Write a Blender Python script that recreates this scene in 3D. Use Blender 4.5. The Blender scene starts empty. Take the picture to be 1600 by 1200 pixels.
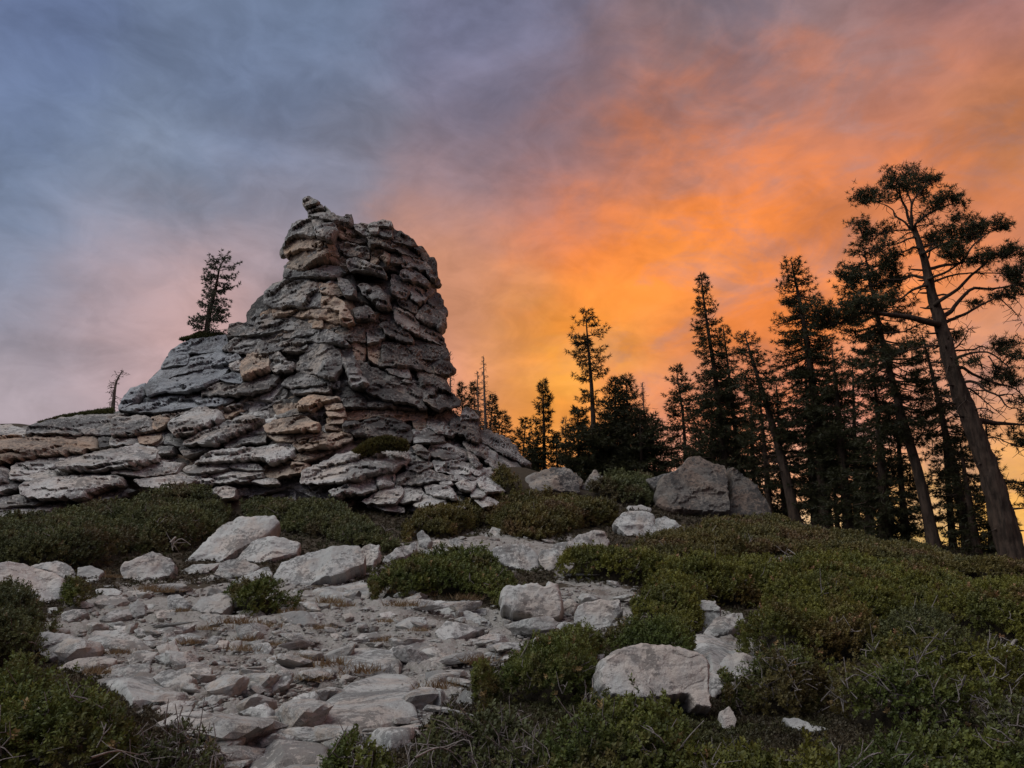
import bpy, math, random
import numpy as np
from mathutils import Vector
from mathutils.geometry import delaunay_2d_cdt

random.seed(7)
RNG = np.random.default_rng(11)
SC = bpy.context.scene
COL = SC.collection

# ------------------------------------------------------------------ camera
PITCH = math.radians(15.0)
FPX = 1202.0            # focal length in pixels of the 1600 px wide photograph
EYE = 1.6
cam_d = bpy.data.cameras.new('camera')
cam = bpy.data.objects.new('camera', cam_d)
COL.objects.link(cam)
cam.location = (0, 0, EYE)
cam.rotation_euler = (math.radians(90) + PITCH, 0, 0)
cam_d.sensor_width = 36.0
cam_d.lens = 36.0 * FPX / 1600.0
cam_d.clip_start = 0.05
cam_d.clip_end = 20000
SC.camera = cam
CP, SP = math.cos(PITCH), math.sin(PITCH)


def ray(px, py):
    px = np.asarray(px, float); py = np.asarray(py, float)
    cx = (px - 800) / FPX; cy = (600 - py) / FPX
    y = CP - cy * SP
    z = SP + cy * CP
    return cx / y, z / y


def at(px, py, Y):
    rx, rz = ray(px, py)
    Y = np.asarray(Y, float)
    return np.stack([rx * Y, Y + 0 * rx, EYE + rz * Y], -1)


# ------------------------------------------------------------------ light
SUN_AZ, SUN_EL = math.radians(-112), math.radians(56)   # where the soft twilight comes from (azimuth from +Y, clockwise)
sd = bpy.data.lights.new('sun', 'SUN')
sd.energy = 2.75
sd.angle = math.radians(70)
sd.color = (0.97, 0.98, 0.96)
so = bpy.data.objects.new('sun', sd)
COL.objects.link(so)
sv = Vector((math.sin(SUN_AZ) * math.cos(SUN_EL), math.cos(SUN_AZ) * math.cos(SUN_EL), math.sin(SUN_EL)))
so.rotation_euler = sv.to_track_quat('Z', 'Y').to_euler()

SC.view_settings.view_transform = 'Standard'
SC.view_settings.look = 'None'
SC.view_settings.exposure = 0.0
SC.view_settings.gamma = 1.0
SC.view_settings.use_curve_mapping = False
SC.render.engine = 'CYCLES'
SC.cycles.max_bounces = 4
SC.cycles.diffuse_bounces = 3
SC.cycles.use_denoising = True


def lin(c):
    return tuple(((v / 255) / 12.92) if v <= 10 else (((v / 255) + 0.055) / 1.055) ** 2.4 for v in c)


# ------------------------------------------------------------------ sky (world)
W = bpy.data.worlds.new('World')
SC.world = W
W.use_nodes = True
nt = W.node_tree
nt.nodes.clear()


class G:
    """tiny node-graph helper"""
    def __init__(s, nt): s.nt = nt

    def n(s, typ, **kw):
        nd = s.nt.nodes.new(typ)
        for k, v in kw.items(): setattr(nd, k, v)
        return nd

    def put(s, sock, v):
        if hasattr(v, 'is_output') or isinstance(v, bpy.types.NodeSocket): s.nt.links.new(v, sock)
        else: sock.default_value = v

    def m(s, op, a, b=None, c=None, clamp=False):
        nd = s.n('ShaderNodeMath', operation=op); nd.use_clamp = clamp
        s.put(nd.inputs[0], a)
        if b is not None: s.put(nd.inputs[1], b)
        if c is not None: s.put(nd.inputs[2], c)
        return nd.outputs[0]

    def v(s, op, a, b=None, scale=None):
        nd = s.n('ShaderNodeVectorMath', operation=op)
        s.put(nd.inputs[0], a)
        if b is not None: s.put(nd.inputs[1], b)
        if scale is not None: s.put(nd.inputs['Scale'], scale)
        return nd.outputs['Value'] if op in ('DOT_PRODUCT', 'LENGTH') else nd.outputs[0]

    def mix(s, f, a, b, mode='MIX'):
        nd = s.n('ShaderNodeMix', data_type='RGBA', blend_type=mode)
        s.put(nd.inputs[0], f); s.put(nd.inputs[6], a); s.put(nd.inputs[7], b)
        return nd.outputs[2]

    def noise(s, vec, scale, detail=4, rough=0.5, col=False, dist=0.0):
        nd = s.n('ShaderNodeTexNoise')
        if vec is not None: s.put(nd.inputs['Vector'], vec)
        nd.inputs['Scale'].default_value = scale; nd.inputs['Detail'].default_value = detail
        nd.inputs['Roughness'].default_value = rough; nd.inputs['Distortion'].default_value = dist
        return nd.outputs['Color' if col else 'Fac']

    def ramp(s, f, lo, hi, a=0.0, b=1.0):
        nd = s.n('ShaderNodeMapRange'); nd.interpolation_type = 'SMOOTHSTEP'
        s.put(nd.inputs[0], f)
        for i, q in enumerate((lo, hi, a, b)): nd.inputs[i + 1].default_value = q
        return nd.outputs[0]

    def mapping(s, vec, scale=(1, 1, 1), rot=(0, 0, 0), loc=(0, 0, 0)):
        nd = s.n('ShaderNodeMapping')
        s.put(nd.inputs[0], vec)
        nd.inputs['Scale'].default_value = scale; nd.inputs['Rotation'].default_value = rot; nd.inputs['Location'].default_value = loc
        return nd.outputs[0]


g = G(nt)
tc = g.n('ShaderNodeTexCoord').outputs['Generated']
d0 = g.v('NORMALIZE', tc)
# cloud turbulence bends the lookup direction
n1 = g.v('SUBTRACT', g.noise(d0, 3.2, 5, 0.55, col=True), (0.5, 0.5, 0.5))
n2 = g.v('SUBTRACT', g.noise(g.mapping(d0, (1, 1, 2.2), rot=(0, -0.45, 0)), 11.0, 5, 0.6, col=True), (0.5, 0.5, 0.5))
dd = g.v('ADD', d0, g.v('ADD', g.v('SCALE', n1, scale=0.085), g.v('SCALE', n2, scale=0.06)))
dd = g.v('NORMALIZE', dd)
SKY = [(960, 150, (128, 114, 124)), (860, 240, (142, 121, 126)), (1010, 205, (160, 117, 110)), (1250, 150, (165, 117, 105)), (0, 0, (101.1, 116.2, 151.7)), (400, 0, (102.0, 115.7, 141.1)), (800, 0, (112.4, 116.5, 142.3)), (1200, 0, (117.3, 109.3, 123.4)), (1600, 0, (114.20400000000001, 103.2, 126.63)), (0, 150, (105.6, 121.1, 152.1)), (400, 150, (118.7, 134.3, 165.2)), (800, 150, (123.2, 126.5, 154.9)), (1150, 120, (112.5, 117.4, 134.2)), (1400, 100, (137.175, 110.7, 110.46000000000001)), (1600, 110, (192.231, 127.1, 108.04500000000002)), (0, 300, (119.4, 135.3, 160.7)), (250, 300, (128.8, 143.0, 165.1)), (500, 260, (129.5, 130.2, 146.3)), (750, 280, (134, 121, 131)), (950, 260, (177.0, 116.3, 99.8)), (1100, 270, (244.6, 132.5, 59.0)), (1300, 230, (216.6, 126.7, 79.7)), (1450, 200, (179.7, 108.0, 86.4)), (1590, 190, (255.0, 158.2, 48.6)), (0, 450, (125.1, 132.4, 151.4)), (180, 450, (148.4, 140.0, 151.7)), (420, 420, (152.2, 141.5, 150.7)), (760, 400, (172, 123, 113)), (900, 400, (245.3, 133.4, 72.4)), (1050, 380, (253.6, 151.2, 61.3)), (1250, 350, (244.5, 143.0, 78.9)), (1420, 400, (237.5, 148.2, 91.1)), (1545, 330, (116.7, 90.9, 105.7)), (0, 600, (174.4, 159.6, 164.8)), (220, 560, (182.2, 161.6, 166.7)), (290, 490, (209.9, 160.7, 146.5)), (720, 470, (240.1, 167.1, 119.3)), (730, 560, (155.0, 125.4, 141.9)), (790, 540, (250.5, 153.5, 66.5)), (860, 560, (255.0, 186.0, 41.0)), (1000, 520, (252.8, 149.3, 54.9)), (1200, 480, (235.7, 137.9, 82.0)), (1500, 520, (235.0, 152.7, 94.6)), (1570, 570, (204.3, 149.8, 130.4)), (900, 650, (254.1, 167.5, 58.4)), (1060, 620, (146.1, 109.9, 107.6)), (800, 690, (251.8, 150.2, 80.3)), (1020, 710, (241.9, 178.4, 159.7)), (1200, 720, (235.2, 145.8, 111.7)), (1400, 700, (211.3, 153.6, 160.2)), (1450, 850, (255.0, 220.0, 100.0)), (1200, 840, (255.0, 228.8, 179.1)), (1600, 760, (250.1, 171.6, 105.8)), (1590, 840, (255.0, 192.1, 76.4))]
acc_c = None; acc_w = None


def blob(d, col, k, amp):
    global acc_c, acc_w
    dot = g.v('DOT_PRODUCT', dd, tuple(d))
    w = g.m('EXPONENT', g.m('MULTIPLY_ADD', dot, k, -k + math.log(amp)))
    c = g.v('SCALE', col, scale=w)
    acc_c = c if acc_c is None else g.v('ADD', acc_c, c)
    acc_w = w if acc_w is None else g.m('ADD', acc_w, w)


for (px, py, c) in SKY:
    rx, rz = ray(px, py)
    d = Vector((float(rx), 1.0, float(rz))).normalized()
    blob(d, lin(c), 240.0, 1.0)
for (az, el, c, k) in [(0, 88, (108, 122, 156), 4.0), (-90, 30, (128, 136, 162), 5.0), (-90, 2, (178, 160, 166), 9.0), (90, 40, (170, 118, 108), 6.0),
                       (75, 5, (245, 165, 95), 10.0), (120, 8, (190, 140, 130), 8.0), (180, 40, (112, 124, 156), 3.0), (180, 3, (150, 145, 162), 8.0),
                       (45, -12, (250, 190, 110), 30.0), (-30, -8, (176, 160, 166), 30.0)]:
    a, e = math.radians(az), math.radians(el)
    blob((math.sin(a) * math.cos(e), math.cos(a) * math.cos(e), math.sin(e)), lin(c), k, 0.012)
skyc = g.v('SCALE', acc_c, scale=g.m('DIVIDE', 1.0, g.m('MAXIMUM', acc_w, 1e-7)))
# soft streaks and wisps in the cloud deck
st = g.noise(g.mapping(d0, (1.3, 1, 2.4), rot=(0, -0.42, 0)), 4.5, 7, 0.55, dist=0.5)
st2 = g.noise(g.mapping(d0, (1, 1, 1.6), rot=(0, -0.5, 0), loc=(3, 1, 2)), 16, 5, 0.6, dist=0.8)
mod = g.m('ADD', g.ramp(st, 0.30, 0.70, 0.83, 1.17), g.ramp(st2, 0.28, 0.72, -0.08, 0.08))
grey = g.ramp(g.noise(g.mapping(d0, (1.2, 1, 2.6), rot=(0, -0.45, 0), loc=(7, 2, 5)), 6.5, 7, 0.6, dist=0.6), 0.46, 0.66, 0.0, 0.5)
sx_ = g.n('ShaderNodeSeparateXYZ'); g.put(sx_.inputs[0], d0)
grey = g.m('MULTIPLY', grey, g.ramp(sx_.outputs[0], -0.05, 0.25))
skyc = g.mix(grey, skyc, (*lin((158, 128, 128)), 1))
# the lit band: mottled, deeper orange where the deck catches the sun
ax = Vector((0.30, 0.88, 0.35)).normalized()
lit = g.ramp(g.v('DOT_PRODUCT', dd, tuple(ax)), 0.93, 0.99)
mot = g.ramp(g.noise(g.mapping(d0, (1.1, 1, 1.9), rot=(0, -0.5, 0), loc=(1, 4, 2)), 7.5, 6, 0.55, dist=0.35), 0.40, 0.66)
skyc = g.mix(g.m('MULTIPLY', g.m('MULTIPLY', lit, mot), 0.42), skyc, (*lin((255, 138, 48)), 1))
skyc = g.v('SCALE', skyc, scale=mod)
bg = g.n('ShaderNodeBackground'); g.put(bg.inputs[0], skyc); bg.inputs[1].default_value = 1.0
wo = g.n('ShaderNodeOutputWorld'); nt.links.new(bg.outputs[0], wo.inputs[0])
W.cycles.sampling_method = 'MANUAL'; W.cycles.sample_map_resolution = 512


# ------------------------------------------------------------------ helpers
def tag(o, label=None, cat=None, group=None, kind=None):
    if label: o['label'] = label
    if cat: o['category'] = cat
    if group: o['group'] = group
    if kind: o['kind'] = kind
    return o


def empty(name, loc=(0, 0, 0), **kw):
    o = bpy.data.objects.new(name, None); COL.objects.link(o); o.location = tuple(map(float, loc))
    o.empty_display_size = 0.2
    return tag(o, **kw)


def mesh_data(name, V, F, mat=None, smooth=True):
    V = np.ascontiguousarray(V, np.float32); F = np.ascontiguousarray(F, np.int32)
    me = bpy.data.meshes.new(name)
    me.vertices.add(len(V)); me.vertices.foreach_set('co', V.ravel())
    k = F.shape[1]
    me.loops.add(F.size); me.loops.foreach_set('vertex_index', F.ravel())
    me.polygons.add(len(F)); me.polygons.foreach_set('loop_start', np.arange(0, F.size, k, dtype=np.int32))
    me.update(calc_edges=True)
    me.polygons.foreach_set('use_smooth', np.full(len(F), smooth))
    if mat: me.materials.append(mat)
    return me


def mk(name, V, F, mat=None, parent=None, smooth=True, origin=None, **kw):
    """mesh object whose vertices V are world coordinates; origin moves its pivot"""
    V = np.asarray(V, float)
    if parent is not None: origin = np.array(parent.location)
    if origin is None: origin = np.zeros(3)
    me_ = mesh_data(name, V - np.asarray(origin), F, mat, bool(smooth))
    if smooth == 2: me_.set_sharp_from_angle(angle=math.radians(24))
    o = bpy.data.objects.new(name, me_)
    COL.objects.link(o)
    if parent is not None: o.parent = parent
    else: o.location = tuple(map(float, origin))
    return tag(o, **kw)


def face_attr(o, name, vals):
    a = o.data.attributes.new(name, 'FLOAT', 'FACE'); a.data.foreach_set('value', np.asarray(vals, np.float32))


# numpy noise ------------------------------------------------------
_P = np.random.default_rng(5).permutation(256); _P = np.concatenate([_P, _P, _P])
_GR = np.random.default_rng(6).normal(size=(256, 3)); _GR /= np.linalg.norm(_GR, axis=1)[:, None]


def gnoise(P):
    P = np.asarray(P, float)
    i = np.floor(P).astype(int); f = P - i; i &= 255
    u = f * f * f * (f * (f * 6 - 15) + 10)
    out = 0
    for dx in (0, 1):
        for dy in (0, 1):
            for dz in (0, 1):
                h = _P[_P[_P[i[..., 0] + dx] + i[..., 1] + dy] + i[..., 2] + dz]
                gr = _GR[h]
                dt = gr[..., 0] * (f[..., 0] - dx) + gr[..., 1] * (f[..., 1] - dy) + gr[..., 2] * (f[..., 2] - dz)
                wx = u[..., 0] if dx else 1 - u[..., 0]; wy = u[..., 1] if dy else 1 - u[..., 1]; wz = u[..., 2] if dz else 1 - u[..., 2]
                out = out + dt * wx * wy * wz
    return out * 1.6


def fbm(P, octv=4, lac=2.1, gain=0.5):
    P = np.asarray(P, float); a = 1.0; s = 0.0
    for k in range(octv):
        s = s + a * gnoise(P + k * 17.3); P = P * lac; a *= gain
    return s


def worley(P, full=False):
    """2D/3D cell noise: F1, F2, id of nearest cell"""
    P = np.asarray(P, float)
    if P.shape[-1] == 2: P = np.concatenate([P, np.zeros(P.shape[:-1] + (1,)) + 0.5], -1); zs = (0,)
    else: zs = (-1, 0, 1)
    i = np.floor(P).astype(int); f1 = np.full(P.shape[:-1], 9.0); f2 = f1.copy(); cid = np.zeros(P.shape[:-1], int); dl = np.zeros(P.shape)
    for dx in (-1, 0, 1):
        for dy in (-1, 0, 1):
            for dz in zs:
                c = i + np.array([dx, dy, dz]); cc = c & 255
                h = _P[_P[_P[cc[..., 0]] + cc[..., 1]] + cc[..., 2]]
                pt = c + 0.5 + 0.45 * _GR[h]
                if len(zs) == 1: pt[..., 2] = P[..., 2]
                d = np.linalg.norm(P - pt, axis=-1)
                nw = d < f1
                f2 = np.where(nw, f1, np.minimum(f2, d)); cid = np.where(nw, h, cid); dl = np.where(nw[..., None], P - pt, dl); f1 = np.where(nw, d, f1)
    return (f1, f2, cid, dl) if full else (f1, f2, cid)


def fracture(P, amp, tilt, ledge=0.0):
    """offset and tilt of each broken cell: flat facets meeting at sharp steps"""
    f1, f2, ci, dl = worley(P, True)
    t = _GR[(ci * 7 + 3) & 255]
    return amp * (((_P[ci] % 61) / 61.0) - 0.5) * 2 + tilt * (dl * t).sum(-1) - ledge * dl[..., 2], f2 - f1


# thin plate interpolation ----------------------------------------
class TPS:
    def __init__(s, XY, Z, scale=1.0, reg=0.0):
        s.X = np.asarray(XY, float) / scale; s.sc = scale
        n = len(s.X); K = s.k(s.X, s.X) + reg * np.eye(n)
        Pm = np.c_[np.ones(n), s.X]
        A = np.block([[K, Pm], [Pm.T, np.zeros((3, 3))]])
        s.w = np.linalg.solve(A, np.r_[np.asarray(Z, float), 0, 0, 0])

    def k(s, a, b):
        r2 = ((a[:, None] - b[None]) ** 2).sum(-1)
        return 0.5 * r2 * np.log(r2 + 1e-9)

    def __call__(s, x, y):
        x = np.asarray(x, float); q = np.c_[x.ravel(), np.asarray(y, float).ravel()] / s.sc
        out = np.empty(len(q))
        for a in range(0, len(q), 20000):
            qq = q[a:a + 20000]
            out[a:a + 20000] = s.k(qq, s.X) @ s.w[:-3] + np.c_[np.ones(len(qq)), qq] @ s.w[-3:]
        return out.reshape(x.shape)


# polygons ---------------------------------------------------------
def seg_dist(P, poly):
    A = poly; B = np.roll(poly, -1, 0); out = np.full(len(P), 1e9)
    for a in range(0, len(P), 4000):
        p = P[a:a + 4000, None]; ab = (B - A)[None]; t = ((p - A[None]) * ab).sum(-1) / ((ab ** 2).sum(-1) + 1e-12)
        q = A[None] + np.clip(t, 0, 1)[..., None] * ab
        out[a:a + 4000] = np.sqrt(((p - q) ** 2).sum(-1)).min(1)
    return out


def inside(P, poly):
    x, y = P[:, 0], P[:, 1]; r = np.zeros(len(P), bool); n = len(poly)
    for i in range(n):
        x1, y1 = poly[i]; x2, y2 = poly[(i + 1) % n]
        if y1 == y2: continue
        c = ((y1 > y) != (y2 > y)) & (x < (x2 - x1) * (y - y1) / (y2 - y1) + x1)
        r ^= c
    return r


def resample(poly, s):
    out = []
    n = len(poly)
    for i in range(n):
        a, b = np.array(poly[i], float), np.array(poly[(i + 1) % n], float)
        k = max(1, int(round(np.linalg.norm(b - a) / s)))
        for j in range(k): out.append(a + (b - a) * j / k)
    return np.array(out)


def zoomed(ox, oy, sc, L):
    return [(ox + x / sc, oy + y / sc) for x, y in L]


# ------------------------------------------------------------------ materials
def mat(name):
    m = bpy.data.materials.new(name); m.use_nodes = True
    m.node_tree.nodes.clear()
    return m, G(m.node_tree)


def fin(g, col, rough=0.9, normal=None, spec=0.2):
    b = g.n('ShaderNodeBsdfPrincipled'); g.put(b.inputs['Base Color'], col); g.put(b.inputs['Roughness'], rough)
    b.inputs['Specular IOR Level'].default_value = spec
    if normal is not None: g.put(b.inputs['Normal'], normal)
    o = g.n('ShaderNodeOutputMaterial'); g.nt.links.new(b.outputs[0], o.inputs[0])
    return b


def bump(g, h, strength, dist, base=None):
    b = g.n('ShaderNodeBump'); g.put(b.inputs['Height'], h); b.inputs['Strength'].default_value = strength; b.inputs['Distance'].default_value = dist
    if base is not None: g.put(b.inputs['Normal'], base)
    return b.outputs[0]


def rock_mat(name, c1, c2, tan, tan_amt, lichen, sc=1.0, dark=(0.045, 0.043, 0.042), crack=0.5):
    """granite: two tones, iron stain, patchy black lichen, grain, fine cracks"""
    m, g = mat(name)
    geo = g.n('ShaderNodeNewGeometry'); tcn = g.n('ShaderNodeTexCoord'); oi = g.n('ShaderNodeObjectInfo')
    P = g.v('ADD', tcn.outputs['Object'], g.v('SCALE', (7.0, 3.0, 5.0), scale=g.m('MULTIPLY', oi.outputs['Random'], 4.0)))
    big = g.noise(P, 0.9 * sc, 5, 0.6)
    col = g.mix(g.ramp(big, 0.36, 0.64), (*c1, 1), (*c2, 1))
    tn = g.noise(g.v('ADD', P, (13.0, 4.0, 9.0)), 0.8 * sc, 6, 0.62)
    col = g.mix(g.m('MULTIPLY', g.ramp(tn, 0.45, 0.62), tan_amt), col, (*tan, 1))
    # greyish weathering film
    film = g.noise(g.mapping(P, (1, 1, 0.5)), 3.1 * sc, 8, 0.7)
    col = g.mix(g.ramp(film, 0.45, 0.7, 0, 0.55), col, (c1[0] * 0.52, c1[1] * 0.53, c1[2] * 0.56, 1))
    # lichen speckle gathered in patches, more of it on faces that look up
    spk = g.noise(P, 9.0 * sc, 8, 0.72)
    pat = g.noise(g.v('ADD', P, (3.0, 8.0, 1.0)), 0.75 * sc, 4, 0.6)
    nz = g.n('ShaderNodeSeparateXYZ'); g.put(nz.inputs[0], geo.outputs['Normal'])
    up = g.ramp(nz.outputs[2], -0.3, 0.7, -0.05, 0.055)
    th = g.m('ADD', g.m('ADD', spk, g.m('MULTIPLY', g.m('SUBTRACT', pat, 0.5), 0.85)), up)
    lm = g.ramp(th, 0.60 - 0.13 * lichen, 0.66 - 0.13 * lichen)
    lm = g.m('MULTIPLY', lm, min(1.0, 0.35 + lichen * 0.6))
    col = g.mix(lm, col, (*dark, 1))
    pl = g.ramp(g.noise(g.v('ADD', P, (31.0, 2.0, 7.0)), 14.0 * sc, 6, 0.7), 0.63, 0.69, 0, 0.45)
    col = g.mix(pl, col, (0.42, 0.42, 0.36, 1))
    grain = g.noise(P, 70 * sc, 3, 0.8)
    br = g.m('MULTIPLY', g.ramp(grain, 0.3, 0.7, 0.84, 1.14), g.m('MULTIPLY_ADD', oi.outputs['Random'], 0.3, 0.85))
    col = g.v('SCALE', col, scale=br)
    # relief
    h = g.noise(P, 6 * sc, 10, 0.68)
    vo = g.n('ShaderNodeTexVoronoi', feature='DISTANCE_TO_EDGE')
    g.put(vo.inputs['Vector'], g.v('ADD', g.mapping(P, (1, 1, 2.4), rot=(0.15, 0.2, 0.1)), g.v('SCALE', g.noise(P, 2.5 * sc, 4, 0.6, col=True), scale=0.9 / sc)))
    vo.inputs['Scale'].default_value = 1.5 * sc
    ck = g.ramp(vo.outputs['Distance'], 0.0, 0.035, 0.0, 1.0)
    ckm = g.m('MAXIMUM', ck, g.ramp(pat, 0.42, 0.58, 0.0, 1.0))
    nb = bump(g, h, 0.55, 0.14 / sc)
    nb = bump(g, ckm, crack, 0.05 / sc, nb)
    nb = bump(g, grain, 0.15, 0.012 / sc, nb)
    fin(g, col, 0.93, nb, 0.15)
    return m


TAN = (0.33, 0.225, 0.15)
M = {}
M['g'] = rock_mat('granite_grey', (0.30, 0.288, 0.268), (0.22, 0.212, 0.20), TAN, 0.35, 0.68)
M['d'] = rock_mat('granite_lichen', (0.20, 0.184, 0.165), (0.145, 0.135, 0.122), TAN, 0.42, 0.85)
M['t'] = rock_mat('granite_tan', (0.29, 0.235, 0.185), (0.33, 0.245, 0.185), (0.36, 0.235, 0.15), 0.6, 0.42)
M['p'] = rock_mat('granite_pale', (0.39, 0.38, 0.355), (0.33, 0.305, 0.28), (0.38, 0.29, 0.22), 0.4, 0.45)
M['b'] = rock_mat('granite_blue_grey', (0.27, 0.28, 0.285), (0.195, 0.205, 0.215), (0.3, 0.25, 0.21), 0.15, 0.35)
M['s'] = rock_mat('granite_stone', (0.38, 0.375, 0.35), (0.29, 0.285, 0.265), (0.36, 0.27, 0.21), 0.45, 0.35, sc=1.9, crack=0.3)
M['r'] = rock_mat('granite_rubble', (0.36, 0.35, 0.325), (0.275, 0.262, 0.24), (0.34, 0.26, 0.2), 0.5, 0.25, sc=4.0, crack=0.2)
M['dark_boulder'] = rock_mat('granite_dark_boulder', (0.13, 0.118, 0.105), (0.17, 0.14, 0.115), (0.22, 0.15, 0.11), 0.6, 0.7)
# ------------------------------------------------------------------ ground
CT = []   # px, py, distance along Y, drop below the seen line (bushes hide the soil)
for x in (-300, 0, 400, 800, 1200, 1600, 1900): CT.append((x, 1200, 4.0 if x < 1300 else 4.3))
for x in (-300, 0, 400, 800, 1200, 1600, 1900): CT.append((x, 1110, 5.4))
for x in (-300, 0, 400, 800, 1200, 1600, 1900): CT.append((x, 1010, 8.2))
CT += [(-300, 920, 12), (0, 920, 12), (400, 920, 12), (800, 925, 11.8), (1200, 935, 12), (1600, 955, 12.5), (1900, 970, 12.5)]
CT += [(-300, 880, 14.5), (0, 880, 14.8), (400, 880, 15), (800, 880, 15.2), (1200, 890, 16), (1600, 915, 16)]
CT += [(0, 845, 18), (400, 842, 18.5), (800, 838, 19), (1100, 845, 20.5), (1300, 855, 21.5), (1450, 878, 20), (1600, 898, 19), (1900, 925, 19)]
CT += [(-200, 820, 21), (0, 815, 21), (400, 800, 22.5), (620, 803, 23), (800, 790, 25), (1000, 790, 26), (1200, 820, 25)]
CT += [(750, 765, 28), (860, 768, 29), (1000, 765, 30)]
CT += [(960, 752, 33)]
pts = [at(px, py, Y) for px, py, Y in CT]
ctl = [(p[0], p[1], p[2]) for p in pts]
for x, y, z in [(0, 0.6, 0.0), (-6, 0, 0.0), (6, 0, -0.1), (0, -8, -0.9), (-14, -8, -0.9), (14, -8, -0.9), (0, -30, -3), (-25, -30, -3), (25, -30, -3),
                (-30, 8, 1.5), (26, 8, 0.6),
                (-20, 28, 7.5), (-8, 27, 6.2), (0, 27, 5.9), (-14, 32, 8.0), (-25, 36, 6), (-10, 40, 5.5),
                (-30, 24, 5.5), (-40, 40, 1),
                (0, 38, 5.2), (5, 40, 5.0), (9, 36, 4.4), (12, 31, 3.6), (16, 27, 2.8), (19, 24, 2.1), (24, 20, 1.6),
                (0, 50, 1.5), (10, 50, 0), (20, 40, -1), (30, 30, -1), (-20, 55, -1), (34, 20, -1), (40, 8, -2)]:
    ctl.append((x, y, z))
ctl = np.array(ctl)
_T = TPS(ctl[:, :2], ctl[:, 2], 10.0, 0.0015)


def smooth01(t):
    t = np.clip(t, 0, 1); return t * t * (3 - 2 * t)


def ground(x, y):
    x = np.asarray(x, float); y = np.asarray(y, float)
    r = np.hypot(x, y - 10)
    k = smooth01((r - 34) / 26)
    s = np.where(r > 40, 40 / np.maximum(r, 1e-6), 1.0)
    z = _T(x * s, 10 + (y - 10) * s)
    far = -10 - 0.09 * np.clip(r - 45, 0, 900) - 30 * smooth01((r - 60) / 400)
    z = z * (1 - k) + far * k
    q = np.stack([x * 0.45, y * 0.45, 0 * x], -1)
    return z + 0.10 * fbm(q, 3) * (1 - k)


_YM = np.concatenate([np.linspace(1.5, 12, 260), np.linspace(12.05, 60, 520)])


def hit(px, py, lift=0.0):
    """first ground point seen through photograph pixels (vectorised)"""
    px = np.atleast_1d(np.asarray(px, float)); py = np.atleast_1d(np.asarray(py, float))
    rx, rz = ray(px, py); out = np.full(len(px), np.nan)
    for a in range(0, len(px), 400):
        X = rx[a:a + 400, None] * _YM[None]; Z = EYE + rz[a:a + 400, None] * _YM[None]
        d = Z - (_fast(X, np.broadcast_to(_YM[None], X.shape)) + lift)
        neg = d <= 0
        i = np.argmax(neg, 1); ok = neg.any(1) & (i > 0)
        j = np.arange(len(i)); i1 = np.maximum(i, 1)
        t = d[j, i1 - 1] / (d[j, i1 - 1] - d[j, i1] + 1e-9)
        yy = _YM[i1 - 1] + t * (_YM[i1] - _YM[i1 - 1])
        out[a:a + 400] = np.where(ok, yy, np.nan)
    return out


# a lookup raster makes the many height queries cheap
_gx = np.arange(-45, 45.01, 0.15); _gy = np.arange(-2, 62.01, 0.15)
_GX, _GY = np.meshgrid(_gx, _gy)
_GZ = ground(_GX, _GY)


def _fast(x, y):
    u = np.clip((x + 45) / 0.15, 0, len(_gx) - 1.001); v = np.clip((y + 2) / 0.15, 0, len(_gy) - 1.001)
    i = u.astype(int); j = v.astype(int); fu = u - i; fv = v - j
    return (_GZ[j, i] * (1 - fu) + _GZ[j, i + 1] * fu) * (1 - fv) + (_GZ[j + 1, i] * (1 - fu) + _GZ[j + 1, i + 1] * fu) * fv


RUBBLE = [np.array([(40, 1000), (90, 950), (195, 912), (420, 905), (560, 905), (700, 938), (860, 960), (1000, 958), (1010, 985), (880, 1000), (750, 1060), (700, 1110), (640, 1170), (500, 1230),
                    (340, 1230), (330, 1150), (215, 1110), (165, 1065), (100, 1045)], float),
          np.array([(860, 902), (1000, 912), (1000, 965), (885, 990)], float),
          np.array([(560, 905), (600, 880), (640, 840), (800, 830), (960, 865), (880, 900), (800, 880), (640, 870)], float),
          np.array([(1060, 985), (1110, 930), (1180, 1000), (1210, 1050), (1130, 1080), (1060, 1010)], float)]


def px_of(x, y, z):
    """photograph pixel of world points"""
    X = x; Yc = y * CP + (z - EYE) * SP; Zc = -y * SP + (z - EYE) * CP
    Yc = np.maximum(Yc, 0.05)
    return 800 + FPX * X / Yc, 600 - FPX * Zc / Yc


# polar sheet, dense in front of the camera, out to the horizon
az = np.concatenate([np.linspace(-180, -46, 34)[:-1], np.linspace(-44, 44, 480), np.linspace(46, 180, 34)[1:-1]])
rad = np.concatenate([[0.3], np.geomspace(1.5, 42, 330), np.geomspace(44, 9000, 46)])
A, R = np.meshgrid(np.radians(az), rad)
X = R * np.sin(A); Y = R * np.cos(A)
Z = ground(X, Y)
ppx, ppy = px_of(X, Y, Z)
near = (R < 34) & (np.abs(A) < 1.0)
rub = np.zeros(X.shape)
fl = np.c_[ppx[near], ppy[near]]
mk_ = np.zeros(len(fl))
for pg in RUBBLE:
    ins = inside(fl, pg); dd_ = seg_dist(fl, pg) * np.where(ins, 1, -1) + 22 * fbm(np.stack([X[near], Y[near], 0 * X[near]], -1) * 1.1, 4) + 6
    mk_ = np.maximum(mk_, np.clip(dd_ / 22, 0, 1))
rub[near] = mk_
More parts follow.
